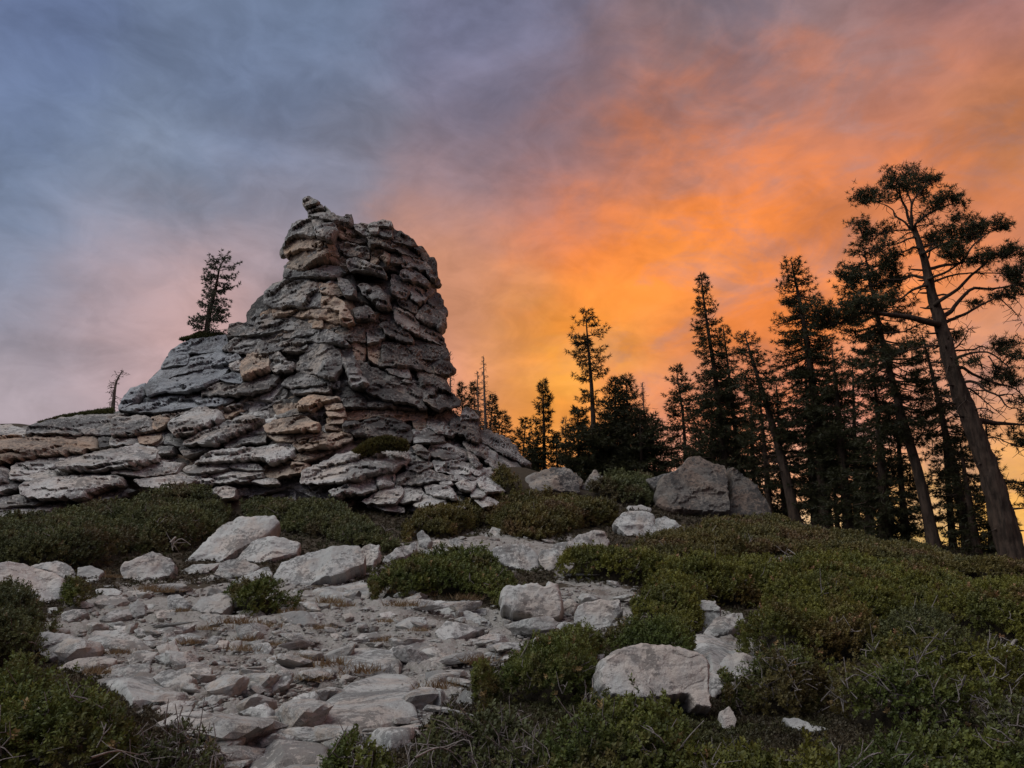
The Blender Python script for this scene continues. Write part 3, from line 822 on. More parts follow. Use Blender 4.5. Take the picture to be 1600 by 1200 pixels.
# solid core behind the blocks
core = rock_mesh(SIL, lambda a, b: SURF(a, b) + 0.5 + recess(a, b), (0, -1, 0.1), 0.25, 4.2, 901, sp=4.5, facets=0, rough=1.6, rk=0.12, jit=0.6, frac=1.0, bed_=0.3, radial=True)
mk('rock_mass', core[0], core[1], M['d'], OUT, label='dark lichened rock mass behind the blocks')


def dip_at(x, y):
    if x > 560 and y < 600: return math.radians(-20)
    if x < 280: return math.radians(4)
    return math.radians(17)


PB = np.array(SIL, float)
sd_ = 100
# broken filler blocks between the large ones
rgf = np.random.default_rng(3)
cells = []
for _ in range(6000):
    x, y = rgf.uniform(-30, 815), rgf.uniform(340, 812)
    if not inside(np.array([[x, y]]), PB)[0]: continue
    if seg_dist(np.array([[x, y]]), PB)[0] < 9: continue
    if all(((x - a) / 44) ** 2 + ((y - b) / 19) ** 2 > 1 for a, b in cells): cells.append((x, y))
for (x, y) in cells:
    if recess(x, y) > .35: continue
    a = dip_at(x, y) + rgf.normal() * 0.12; L, Hh = rgf.uniform(32, 56), rgf.uniform(14, 24)
    dB = seg_dist(np.array([[x, y]]), PB)[0]
    L = min(L, dB * 1.2 + 6); Hh = min(Hh, dB * 0.9 + 3)
    n = rgf.integers(6, 9); th = np.sort(rgf.uniform(0, 2 * math.pi, n) * 0.35 + np.arange(n) * 2 * math.pi / n)
    q = np.c_[np.sign(np.cos(th)) * np.abs(np.cos(th)) ** 0.6 * L, np.sign(np.sin(th)) * np.abs(np.sin(th)) ** 0.6 * Hh] * rgf.uniform(0.8, 1.1, (n, 1))
    poly = np.c_[x + q[:, 0] * math.cos(a) + q[:, 1] * math.sin(a), y - q[:, 0] * math.sin(a) + q[:, 1] * math.cos(a)]
    poly = poly[inside(poly, PB)] if inside(poly, PB).sum() > 4 else poly
    sd_ += 1
    off = rgf.uniform(-0.3, 0.15)
    rm = rock_mesh(poly, lambda a_, b_: SURF(a_, b_) - off + 0.15, (0, -1, 0.15), 0.35, 1.0, sd_, sp=3.2, rough=1.3, dip=a, under=0.3, rcap=0.2, facets=2, fs=1.1, frac=1.3, bed_=0.3, radial=True)
    if rm is None: continue
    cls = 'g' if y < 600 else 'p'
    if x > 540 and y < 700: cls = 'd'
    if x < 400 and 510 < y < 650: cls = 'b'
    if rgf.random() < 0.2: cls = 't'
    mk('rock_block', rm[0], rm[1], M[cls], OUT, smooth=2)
for cls, off, poly in BL:
    sd_ += 1
    pa = np.array(poly); sz = pa.max(0) - pa.min(0); cx, cy = pa.mean(0)
    md = min(sz) / (FPX / 27.0)
    T = min(0.75, 0.26 + 0.36 * md)
    lean = 0.25 if cy < 640 else 0.55
    rm = rock_mesh(poly, lambda a_, b_: SURF(a_, b_) - off + lean * (pa[:, 1].mean() - b_) / (FPX / 27.0), (0, -1, 0.12), T, 1.6, sd_, sp=2.3, rough=1.15,
                   dip=dip_at(cx, cy), facets=3, jit=1.0 if cls != 'b' else .45, under=0.45, grow=-1.7, rcap=0.22, fs=1.15, frac=1.3, bed_=0.4, soft=0, radial=True)
    if rm is None: continue
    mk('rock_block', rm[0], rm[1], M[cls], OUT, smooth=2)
# ------------------------------------------------------------------ boulders and slabs on the slope
E5 = lambda *L: zoomed(0, 820, 3.156, L)
R6 = lambda *L: zoomed(400, 780, 2.857, L)
PX = lambda *L: list(L)


FLUSH = []
LANDM = [(60, 915, 'large pinkish boulder'), (235, 885, 'faceted pale boulder'), (365, 845, 'long tilted slab'), (500, 890, 'largest pale slab'), (340, 942, 'lichen spotted block'), (408, 942, 'low green shrub'),
         (700, 905, 'oval heath patch'), (830, 945, 'notched white boulder'), (712, 985, 'weathered brown grey rock'), (676, 1040, 'loaf shaped stone'), (655, 1062, 'squared grey stone'), (722, 1095, 'blue grey rounded stone'),
         (560, 1100, 'big smooth triangular slab'), (440, 1160, 'pale bottom slab'), (100, 1010, 'slabby stone with dark lichen'), (190, 1002, 'large flat grey slab'), (205, 1085, 'broad flat slab in the left rubble'),
         (570, 1035, 'smooth pale slab above the triangular one'), (270, 1062, 'knobbly stone with a black top'), (435, 1155, 'rounded stone with a black top'), (935, 962, 'rounded pale boulder'), (275, 985, 'stacked pair of thin stones')]


def where(x, y):
    d = [(((x - a) * .6) ** 2 + ((y - b) * 1.2) ** 2, a, b, n) for a, b, n in LANDM]; _, a, b, n = min(d)
    dx, dy = (x - a) * .7, (y - b) * 1.6
    return ('right of' if dx > 0 else 'left of') + ' the ' + n if abs(dx) > abs(dy) else ('just below' if dy > 0 else 'just above') + ' the ' + n


def rock(poly, label, m='s', lean=0.6, T=None, group=None, name='boulder', sink=4, facets=5, cat='boulder', fwd=0.0, rough=0.8, back=None, yat=None, flush=False, frac=0.18):
    global sd_
    sd_ += 1
    pa = np.array(poly, float); bot = pa[:, 1].max(); wid = np.ptp(pa[:, 0]); hh = np.ptp(pa[:, 1])
    low = pa[pa[:, 1] > bot - max(4, 0.25 * hh)]
    cxb = low[:, 0].mean()
    Yb = float(hit([cxb], [bot - 1])[0]) if yat is None else yat
    if not np.isfinite(Yb): Yb = 26.0
    Yb -= fwd
    ppm = FPX / Yb
    md = min(wid, hh) / ppm
    if T is None: T = 0.42 * md
    poly2 = [(x, y + (sink if y > bot - 0.3 * hh else 0)) for x, y in pa]
    sp = 1.9 if Yb < 16 else 2.4
    if wid < 40: sp = 1.6
    if flush:
        FLUSH.append(pa)
        def pl(a_, b_):
            y_ = hit(a_, b_); y_ = np.where(np.isfinite(y_), y_, Yb); return y_
        rm = rock_mesh(poly2, pl, (0, -.25, 1), T, .22, sd_, sp=sp, facets=1, rough=.3, under=.6, rk=.3, rcap=.16, jit=.0, frac=.12, bed_=0)
    else: rm = rock_mesh(poly2, lambda a_, b_: Yb + T * 0.7 + lean * (bot - np.asarray(b_, float)) / ppm, (0, -1, 0.15 + 0.6 * lean), T, back or (0.35 * md + 0.45 * wid / ppm * 0.6), sd_,
                   sp=sp, facets=facets, rough=rough, under=0.35, rk=0.30, fs=0.75, rcap=0.006 * Yb + 0.025, jit=1.0 / (1 + lean * .8), frac=frac)
    if rm is None: return
    b = at(cxb, bot, Yb + T * .5)
    kw = dict(label=label, cat=cat)
    if group: kw['group'] = group
    return mk(name, rm[0], rm[1], M[m], None, smooth=2, origin=(b[0], b[1], b[2]), **kw)


# the crest
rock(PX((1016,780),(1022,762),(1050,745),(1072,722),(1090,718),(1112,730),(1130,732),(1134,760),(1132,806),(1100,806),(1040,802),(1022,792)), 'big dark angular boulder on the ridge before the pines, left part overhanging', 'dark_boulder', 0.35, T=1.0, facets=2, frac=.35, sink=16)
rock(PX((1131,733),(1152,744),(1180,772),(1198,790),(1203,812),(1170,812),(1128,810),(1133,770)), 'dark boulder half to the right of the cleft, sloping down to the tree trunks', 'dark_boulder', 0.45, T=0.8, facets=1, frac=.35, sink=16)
rock(PX((820,768),(822,745),(850,733),(882,728),(900,745),(909,768),(870,771)), 'low rounded grey boulder on the ridge left of the tall thin pine', 'd', 0.4)
rock(PX((903,764),(928,734),(942,744),(957,759),(930,768)), 'pointed grey boulder on the ridge under the tall thin pine', 'd', 0.4)
rock(PX((971,779),(975,760),(990,756),(1004,762),(986,780)), 'small pale rock in dark shrubs left of the big ridge boulder', 's', 0.4)
rock(PX((1008,750),(1030,742),(1060,738),(1050,752),(1024,760)), 'flat grey rock half hidden behind the big ridge boulder', 'd', 0.6)
rock(PX((890,745),(900,738),(912,752),(905,764),(896,760)), 'small grey rock squeezed between the two ridge boulders', 'd', 0.4)
# middle slope
rock(PX((955,822),(972,800),(1000,797),(1022,802),(1027,834),(1008,842),(975,838)), 'pale blocky boulder with a thin slab on top, in the heath below the ridge', 's', 0.5)
rock(PX((973,799),(980,791),(1000,789),(1019,794),(1012,802),(990,803)), 'thin pale slab capping the blocky boulder below the ridge', 'p', 0.6, T=.12, cat='stone slab', name='stone_slab', fwd=-.1)
rock(PX((1022,812),(1040,806),(1060,818),(1081,830),(1062,836),(1028,834)), 'pale boulder sloping right beside the capped blocky boulder', 's', 0.7)
rock(PX((1086,835),(1095,826),(1110,832),(1128,840),(1100,842)), 'low pale rock poking out of the heath right of the sloping boulder', 's', 0.8)
rock(PX((1172,832),(1182,825),(1196,830),(1186,838)), 'tiny grey rock far up the heath slope', 's', 0.8)
rock(PX((884,852),(905,835),(925,828),(946,829),(953,846),(949,868),(938,878),(895,872)), 'upright pale boulder with dark cracks and a rounded shoulder', 'p', 0.35)
rock(PX((838,872),(848,860),(868,856),(877,870),(869,891),(850,892)), 'small rounded stone leaning on the cracked boulder', 's', 0.4)
rock(PX((843,862),(870,848),(890,846),(884,862),(866,862)), 'low pale stone wedged behind the cracked boulder', 's', 0.8)
rock(PX((762,862),(788,850),(825,849),(843,870),(841,888),(815,894),(795,884)), 'white boulder with one small dark hole in its top', 's', 0.5)
rock(PX((716,866),(726,853),(760,855),(782,868),(782,880),(750,880),(722,880)), 'tan blocky stone left of the white boulder', 'p', 0.7)
rock(PX((686,866),(689,848),(702,850),(716,862),(718,876),(700,874)), 'pale triangular stone in the row above the oval heath patch', 's', 0.5)
rock(PX((652,868),(655,860),(682,857),(690,866),(684,872)), 'small flat stone at the left end of the stone row', 's', 0.8)
rock(PX((700,844),(714,840),(738,850),(740,858),(710,856)), 'small flat pale stone behind the stone row', 's', 0.9)
rock(PX((652,834),(660,828),(677,846),(670,858),(655,852)), 'upright thin pale stone behind the stone row', 's', 0.4)
rock(PX((674,846),(684,842),(692,848),(684,855)), 'small cube of pale stone behind the stone row', 's', 0.4)
rock(PX((756,836),(770,823),(789,829),(772,838)), 'single grey stone standing in the brown heath', 's', 0.8)
rock(PX((594,879),(620,858),(650,846),(652,858),(632,872),(610,880)), 'thin pale slab tilted up to the right beside the oval heath patch', 'p', 0.9, cat='stone slab', name='stone_slab')
rock(PX((780,932),(786,920),(812,917),(841,914),(849,922),(856,912),(872,918),(878,934),(881,960),(872,974),(855,977),(800,967),(782,957)), 'large white boulder with a notch in its upper edge at the middle of the slope', 's', 0.25, T=.36, facets=0)
rock(PX((895,960),(905,945),(935,938),(968,940),(974,962),(950,982),(915,984),(898,974)), 'rounded pale boulder right of the notched white boulder', 's', 0.5)
rock(PX((876,945),(888,935),(906,945),(898,958),(882,962)), 'brownish stone between the notched boulder and its rounded neighbour', 'r', 0.6)
rock(PX((868,978),(880,972),(896,973),(902,984),(880,988)), 'small flat stone in front of the notched boulder', 's', 0.8)
# right foreground
rock(PX((925,1062),(932,1040),(955,1022),(985,1012),(1010,1012),(1050,1015),(1092,1030),(1104,1052),(1098,1085),(1097,1122),(1070,1118),(1060,1100),(1005,1108),(945,1104),(926,1082)), 'biggest pale boulder in the near right heath, arched top and flat front', 's', 0.3, T=.32, rough=.6, frac=.12, facets=0)
rock(PX((1101,1048),(1124,1054),(1137,1076),(1112,1094),(1100,1088)), 'tan stone wedged at the right of the biggest near boulder', 'p', 0.4)
rock(PX((1124,1112),(1140,1104),(1151,1122),(1146,1145),(1126,1146)), 'small pointed grey stone in the heath below the biggest near boulder', 's', 0.4)
rock(PX((1222,1122),(1245,1122),(1270,1134),(1298,1140),(1275,1148),(1240,1142)), 'low pale rock sunk in the near right heath', 's', 0.9)
rock(PX((870,1026),(905,1022),(945,1022),(930,1050),(890,1050)), 'bluish rock behind the left side of the biggest near boulder', 's', 0.6)
rock(PX((1088,965),(1096,938),(1118,938),(1128,960),(1118,985),(1095,985)), 'grey block with a dark hollow at the edge of the heath', 's', 0.3)
rock(PX((1096,990),(1118,965),(1160,957),(1164,975),(1140,992),(1110,998)), 'grey slab sloping up behind the pale bare ledge', 's', 0.9, cat='stone slab', name='stone_slab')
rock(PX((1120,1045),(1135,1024),(1160,1020),(1200,1042),(1190,1056),(1150,1062)), 'darker cracked stone lying on the pale bare ledge', 's', 0.9)
rock(PX((1064,1006),(1078,992),(1110,993),(1130,1004),(1170,1018),(1195,1040),(1150,1072),(1110,1060),(1100,1035)), 'pale bare ledge of granite running down beside the biggest near boulder', 's', 2.2, T=.10, flush=True, cat='rock ledge', name='rock_ledge')
rock(PX((1562,1012),(1575,1002),(1610,1008),(1610,1020),(1575,1018)), 'small pale rock at the right edge among the heath', 's', 0.9)
# left: big leaning slabs
rock(PX((288,876),(306,858),(325,842),(345,822),(375,808),(430,806),(438,816),(418,836),(388,856),(366,868),(345,879),(310,880)), 'long grey slab tilted up to the right against the dark shrub', 's', 1.0, T=.28, cat='stone slab', name='stone_slab')
rock(PX((366,872),(400,845),(430,840),(470,848),(464,864),(440,872),(410,882)), 'grey slab lying under the right end of the long tilted slab', 's', 1.2, T=.2, cat='stone slab', name='stone_slab')
rock(PX((424,902),(440,880),(480,865),(520,857),(562,853),(571,872),(570,888),(530,907),(470,918),(435,914)), 'largest pale slab of the middle slope, thick front edge in shadow', 's', 1.1, T=.3, cat='stone slab', name='stone_slab')
rock(PX((564,856),(578,850),(594,852),(596,872),(585,888),(570,882)), 'small upright block touching the largest pale slab', 's', 0.35)
rock(PX((334,897),(350,876),(378,873),(408,886),(385,898),(360,907)), 'angular grey stone in front of the long tilted slab', 's', 0.9)
rock(PX((282,892),(300,884),(346,879),(326,897),(295,899)), 'thin grey slab in front of the left end of the long tilted slab', 's', 1.3, T=.12, cat='stone slab', name='stone_slab')
rock(PX((354,914),(378,900),(420,884),(426,898),(410,914),(380,918)), 'flat pale slab left of the largest pale slab', 's', 1.6, T=.12, cat='stone slab', name='stone_slab')
rock(PX((315,904),(330,898),(345,900),(338,908),(322,908)), 'little flat stone below the thin grey slab', 's', 1.2)
rock(E5((600,225),(620,190),(690,165),(730,133),(795,140),(862,185),(867,232),(792,272),(700,278),(618,266)), 'faceted pale boulder alone in front of the long dark shrub', 's', 0.35)
rock(E5((-80,225),(90,203),(200,218),(280,240),(322,268),(333,350),(292,398),(210,404),(150,384),(60,344),(-80,330)), 'large rounded pinkish boulder at the left edge', 'p', 0.5, T=.4)
rock(E5((148,204),(220,186),(302,180),(352,208),(388,262),(330,266),(240,236)), 'rounded pale boulder just behind the large pinkish one', 's', 0.7)
rock(E5((383,212),(450,203),(514,230),(490,264),(420,268),(384,258)), 'flat topped pale stone right of the rounded pair', 's', 0.7)
rock(E5((420,270),(490,262),(484,288),(430,286)), 'small stone propping the flat topped pale stone', 's', 0.6)
_seen = {}


def name_stone(o, pa, flat):
    w_ = np.ptp(pa[:, 0]); c_ = pa.mean(0)
    lb = ('large' if w_ > 62 else 'medium' if w_ > 36 else 'small') + (' flat pale' if flat else ' blocky pale') + ' stone ' + where(*c_)
    o['label'] = lb; _seen.setdefault(lb, []).append(o)
    if len(_seen[lb]) > 1:
        for q_ in _seen[lb]: q_['group'] = 'alike stones ' + lb.split(' stone ')[1]


RB = [(195,530,240,534,300,535,400,560,447,580,442,622,330,672,250,690,205,640), (430,604,440,560,470,520,600,518,700,570,756,612,640,637,480,627), (455,392,520,366,600,348,642,380,560,417,480,402),
 (488,477,560,425,640,413,652,452,560,484,520,488), (640,402,690,363,722,400,722,442,670,464,650,450), (943,424,1000,360,1080,338,1142,338,1148,402,1100,452,1000,448), (823,352,850,342,892,345,952,402,942,432,830,412),
 (758,432,800,420,862,418,872,462,780,468), (973,447,1000,438,1080,438,1134,476,1050,493), (728,527,850,498,972,488,900,532,780,553), (788,562,850,545,942,533,1007,555,900,583,800,588),
 (603,528,625,498,682,478,642,532,612,534), (658,522,690,506,712,520,732,547,700,557), (698,562,742,543,804,590,760,603), (768,602,862,568,888,632,800,643), (623,662,660,640,722,618,782,630,742,672,640,688),
 (763,652,820,628,880,640,943,670,930,698,830,697), (498,744,560,715,620,698,742,678,742,722,660,762,540,757), (658,747,690,723,768,735,762,757,690,768), (868,717,960,693,1048,703,1042,742,940,748),
 (753,762,790,730,832,713,922,733,973,765,940,800,900,812,810,812), (743,912,850,868,962,868,950,890,850,905), (998,862,1050,838,1104,858,1060,893,1008,893), (1213,862,1260,833,1333,858,1333,893,1250,893),
 (1073,952,1130,928,1252,958,1278,1000,1200,1043,1110,1053,1073,1012), (1168,932,1240,900,1310,878,1353,918,1353,992,1280,998,1240,952), (1378,922,1422,903,1483,960,1488,992,1430,1013,1388,972),
 (1288,1082,1330,1018,1400,1008,1452,1013,1473,1050,1442,1103,1350,1109), (988,1022,1040,995,1080,983,1108,1020,1092,1068,1020,1043), (913,960,1062,953,1073,982,1000,1022,913,1023), (768,992,840,950,900,928,1002,913,1033,940,900,993,800,1023),
 (698,942,830,898,952,893,942,922,800,953), (1388,892,1470,840,1553,813,1573,850,1502,933,1430,922), (1108,757,1200,738,1323,733,1328,777,1200,783), (1178,775,1240,762,1330,770,1320,788,1230,790), (1128,592,1150,574,1193,568,1182,613,1140,623),
 (1058,602,1082,568,1128,573,1123,608,1080,618), (1003,592,1050,548,1093,553,1062,593,1020,603), (1238,592,1322,578,1348,610,1332,643,1260,643), (1308,662,1380,633,1503,643,1442,683,1330,693), (1383,437,1450,423,1563,438,1593,502,1500,503,1400,473),
 (470,318,500,312,570,314,602,330,580,352,510,358,474,340), (614,330,700,320,760,330,720,350,640,356), (700,320,820,306,920,312,900,330,760,334), (800,320,860,314,880,330,830,342), (1010,590,1060,610,1030,622),
 (1310,815,1400,748,1440,746,1420,790,1350,835), (1085,740,1160,718,1250,714,1180,745,1100,757), (280,705,380,660,520,645,580,660,560,690,440,715,330,738), (1010,665,1080,668,1150,690,1050,690), (945,690,1010,665,1060,690,1000,695),
 (300,440,350,420,420,415,440,440,380,470,310,480), (230,410,280,405,300,440,240,440), (380,378,440,374,470,392,420,400), (505,300,560,296,600,310,540,316), (710,388,770,392,760,415,715,412), (560,496,640,500,660,512,600,526,560,512), (1140,448,1210,444,1220,462,1160,470)]
RL = ['slabby stone with dark lichen at the upper left edge of the rubble', 'large flat grey slab at the left of the rubble', 'flat pale stone near the upper left of the rubble', 'long thin stone pointing up right in the left rubble', 'upright wedge stone in the upper left rubble',
 'grey lichen spotted block tilted beside the small green shrub', 'pale stone left of the lichen spotted block', 'small tan stone below the lichen spotted block', 'low rounded stone under the lichen spotted block', 'long thin upper slab of the stacked pair', 'long thin lower slab of the stacked pair']
for i, q in enumerate(RB):
    q = E5(*[(q[j], q[j + 1]) for j in range(0, len(q), 2)])
    pa = np.array(q); asp = np.ptp(pa[:, 0]) / np.ptp(pa[:, 1])
    lab = RL[i] if i < len(RL) else None
    if lab is None:
        cxq, cyq = pa.mean(0)
        lab = None
    flat = asp > 2.6
    o = rock(q, lab, 's' if i % 3 else 'p', 0.5 if asp < 1.7 else 1.0 if asp < 2.6 else 1.6, name='fieldstone', cat='stone', sink=2)
    if o is not None and lab is None: name_stone(o, pa, flat)
R6L = [((798,592),(850,545),(950,568),(1037,575),(960,602),(900,633),(830,633)), ((738,502),(850,478),(980,508),(1052,546),(1040,560),(960,552),(850,524)), ((638,652),(700,628),(793,645),(770,662),(700,678)), ((703,682),(800,663),(902,700),(884,728),(760,703)),
 ((738,727),(800,703),(858,713),(853,752),(760,758)), ((753,772),(830,763),(893,798),(884,843),(768,843)), ((533,452),(600,436),(628,450),(560,466)), ((888,905),(900,885),(932,848),(978,870),(972,922),(920,928)), ((1028,652),(1100,638),(1182,638),(1214,665),(1100,688)),
 ((678,528),(762,523),(762,562),(700,593),(618,563)), ((590,676),(615,655),(640,690),(622,702)), ((1016,690),(1040,682),(1086,690),(1060,708)), ((1088,712),(1120,682),(1190,680),(1170,705),(1110,716)), ((735,825),(745,820),(760,850),(740,868),(728,852)),
 ((470,600),(540,592),(560,615),(500,630),(428,640)), ((770,455),(830,452),(870,470),(800,480)), ((1340,560),(1380,545),(1430,565),(1430,590),(1350,590)), ((1030,490),(1000,488),(955,500),(1000,520),(1030,515)),
 ((545,510),(600,500),(640,520),(560,530)), ((880,500),(910,484),(930,500),(910,515)), ((1240,560),(1290,555),(1360,580),(1290,600),(1245,590)), ((650,475),(730,460),(790,470),(740,490),(660,492)), ((380,520),(420,505),(440,525),(400,540)),
 ((330,600),(380,590),(430,605),(350,625)), ((290,700),(350,690),(380,710),(330,730)), ((360,790),(410,780),(440,800),(380,815))]
for i, q in enumerate(R6L):
    q = R6(*q); pa = np.array(q); asp = np.ptp(pa[:, 0]) / np.ptp(pa[:, 1])
    lab = {0: 'weathered brown grey rock at the centre of the slope with an undercut front', 1: 'long pale rock rib behind the weathered brown grey rock', 4: 'loaf shaped stone beside the near heath',
           5: 'squared grey stone just left of the near heath', 7: 'blue grey rounded stone in the gravel against the near heath', 8: 'flat stone on the bare soil above the near heath', 3: 'oval stone above the loaf shaped stone'}.get(i)
    o = rock(q, lab, 's' if i % 2 else 'p', 0.5 if asp < 1.7 else 1.0 if asp < 2.6 else 1.5, name='fieldstone', cat='stone', sink=2)
    if o is not None and lab is None: name_stone(o, pa, asp > 2.6)
# slabs flush with the ground
for q, lab in [(R6((190,1040),(260,960),(340,890),(420,828),(560,782),(660,788),(724,822),(700,860),(724,980),(560,1030),(400,1050),(250,1056)), 'big smooth triangular slab flush with the gravel near the bottom'),
               (R6((500,1090),(560,1040),(650,1015),(735,1000),(720,1060),(690,1116),(600,1140)), 'cracked pale slab below the big triangular slab'),
               (R6((-10,1110),(120,1095),(300,1120),(340,1160),(330,1240),(-40,1240)), 'pale slab at the bottom edge beside the left shrubs'),
               (R6((366,722),(390,683),(500,670),(622,688),(664,742),(642,778),(400,784)), 'smooth pale slab above the big triangular slab'),
               (R6((250,410),(380,385),(480,360),(540,390),(500,440),(400,470),(300,440)), 'broad bare slab below the largest pale slab'),
               (R6((850,885),(760,860),(700,880),(740,920),(830,930)), 'low slab in the gravel near the near heath'),
               (E5((450,782),(600,763),(752,758),(843,830),(782,882),(650,903),(560,824)), 'broad flat slab in the left rubble beside the near left shrubs')]:
    rock(q, lab, 's', 3.2, T=.09, name='stone_slab', cat='stone slab', sink=1, flush=True)

# ------------------------------------------------------------------ loose stones
def hull_stone(seed, sub=3):
    rg = np.random.default_rng(seed)
    import bmesh
    bm = bmesh.new(); bmesh.ops.create_icosphere(bm, subdivisions=sub, radius=1)
    D = np.array([v.co[:] for v in bm.verts]); F = np.array([[v.index for v in f.verts] for f in bm.faces]); bm.free()
    D /= np.linalg.norm(D, axis=1)[:, None]
    k = rg.integers(8, 13); N = rg.normal(size=(k, 3)); N /= np.linalg.norm(N, axis=1)[:, None]
    N = np.concatenate([N, [[0, 0, 1], [0, 0, -1]]]); dk = np.r_[rg.uniform(0.5, 0.95, k), rg.uniform(.55, .8), .7]
    dt = D @ N.T; rr = np.where(dt > 0.05, dk / np.maximum(dt, .05), 9)
    p = 15.0
    r = (np.minimum(rr, 9) ** -p).sum(1) ** (-1 / p)
    V = D * r[:, None] * (1 + 0.07 * fbm(D * 1.8 + seed, 4))[:, None]
    V *= np.array([rg.uniform(.85, 1.2), rg.uniform(.6, 1.0), rg.uniform(.36, .72)])
    V /= np.ptp(V[:, 0])
    V += 0.012 * fbm(D * 7 + seed, 3)[:, None] * D
    return V, F


STV = [hull_stone(200 + i) for i in range(14)]
STM = [mesh_data('stone', v, f, M['r'] if i % 3 else M['s'], False) for i, (v, f) in enumerate(STV)]
rgs = np.random.default_rng(77)


def in_region(n, polys, weights=None):
    out = []
    A_ = np.array([abs(poly_area(p)) for p in polys]); A_ = A_ / A_.sum()
    for k, p in enumerate(polys):
        m_ = int(n * A_[k]) + 1; mn, mx = p.min(0), p.max(0); got = 0
        while got < m_:
            q = rgs.uniform(mn, mx, (m_ * 3, 2)); q = q[inside(q, p)][:m_ - got]; out.append(q); got += len(q)
    return np.concatenate(out)


Q = in_region(420, RUBBLE[:3] + [np.array([(60, 930), (200, 905), (470, 905), (500, 960), (300, 1040), (150, 1050)], float)])
def off_slabs(Q):
    k = np.ones(len(Q), bool)
    for pg in FLUSH: k &= ~(inside(Q, pg) & (seg_dist(Q, pg) > 5))
    return Q[k]


Q = off_slabs(in_region(120, RUBBLE[:1])) if False else off_slabs(Q)
YY = hit(Q[:, 0], Q[:, 1])
cnt = 0
zone = lambda x, y: ('upper' if y < 960 else 'lower') + (' left' if x < 380 else ' middle' if x < 640 else ' right')
for (x, y), Yd in zip(Q, YY):
    if not np.isfinite(Yd) or cnt >= 298: continue
    p = at(x, y, Yd); gz = float(_fast(p[0], p[1]))
    s = float(np.clip(rgs.lognormal(math.log(0.155), 0.50), 0.07, 0.5)) * (0.85 + Yd / 40)
    k = int(rgs.integers(len(STM)))
    o = bpy.data.objects.new('loose_stone', STM[k]); COL.objects.link(o)
    o.location = (p[0], p[1], gz + s * 0.16); o.scale = (s * rgs.uniform(.9, 1.3), s, s * rgs.uniform(.8, 1.15))
    o.rotation_euler = (rgs.normal() * .14, rgs.normal() * .14, rgs.normal() * .6)
    z = where(x, y)
    tag(o, 'loose %s granite stone %s' % ('fist sized' if s < .16 else 'head sized', z), 'stone', 'loose stones ' + z); cnt += 1
# gravel and chips, far too many to count
def scatter_joined(name, n, polys, smin, smax, variants, m_, label, zoff=0.1, sub=1):
    Q = off_slabs(in_region(n, polys)); YY = hit(Q[:, 0], Q[:, 1]); ok = np.isfinite(YY); Q = Q[ok]; YY = YY[ok]
    Vs, Fs, o_ = [], [], 0
    vv = [hull_stone(500 + i, sub) for i in range(variants)]
    P = at(Q[:, 0], Q[:, 1], YY); gz = _fast(P[:, 0], P[:, 1])
    for k in range(variants):
        sel = np.arange(len(P)) % variants == k; c = sel.sum()
        v, f = vv[k]; s = np.clip(rgs.lognormal(math.log(smin * 1.7), 0.5, c), smin, smax) * (0.7 + YY[sel] / 22)
        a = rgs.uniform(0, 6.28, c); ca, sa = np.cos(a), np.sin(a)
        x = v[None, :, 0] * ca[:, None] - v[None, :, 1] * sa[:, None]; y = v[None, :, 0] * sa[:, None] + v[None, :, 1] * ca[:, None]; z = v[None, :, 2] + 0 * x
        T_ = np.stack([x, y, z], -1) * s[:, None, None] + np.stack([P[sel, 0], P[sel, 1], gz[sel] + s * zoff], -1)[:, None]
        Vs.append(T_.reshape(-1, 3)); Fs.append((f[None] + (np.arange(c) * len(v))[:, None, None] + o_).reshape(-1, 3)); o_ += c * len(v)
    return mk(name, np.concatenate(Vs), np.concatenate(Fs), m_, kind='stuff', label=label)


scatter_joined('gravel', 8000, RUBBLE, 0.016, 0.09, 10, M['r'], 'pale granite gravel and chips over the bare slope', sub=1)
# ------------------------------------------------------------------ conifers
def wood_mat(name, c1, c2, sc=1.0):
    m, g = mat(name)
    P = g.n('ShaderNodeTexCoord').outputs['Object']
    n_ = g.noise(g.mapping(P, (1, 1, 0.22)), 9 * sc, 7, 0.7)
    col = g.mix(g.ramp(n_, 0.35, 0.65), (*c1, 1), (*c2, 1))
    fin(g, col, 0.9, bump(g, n_, 0.8, 0.05), 0.1)
    return m


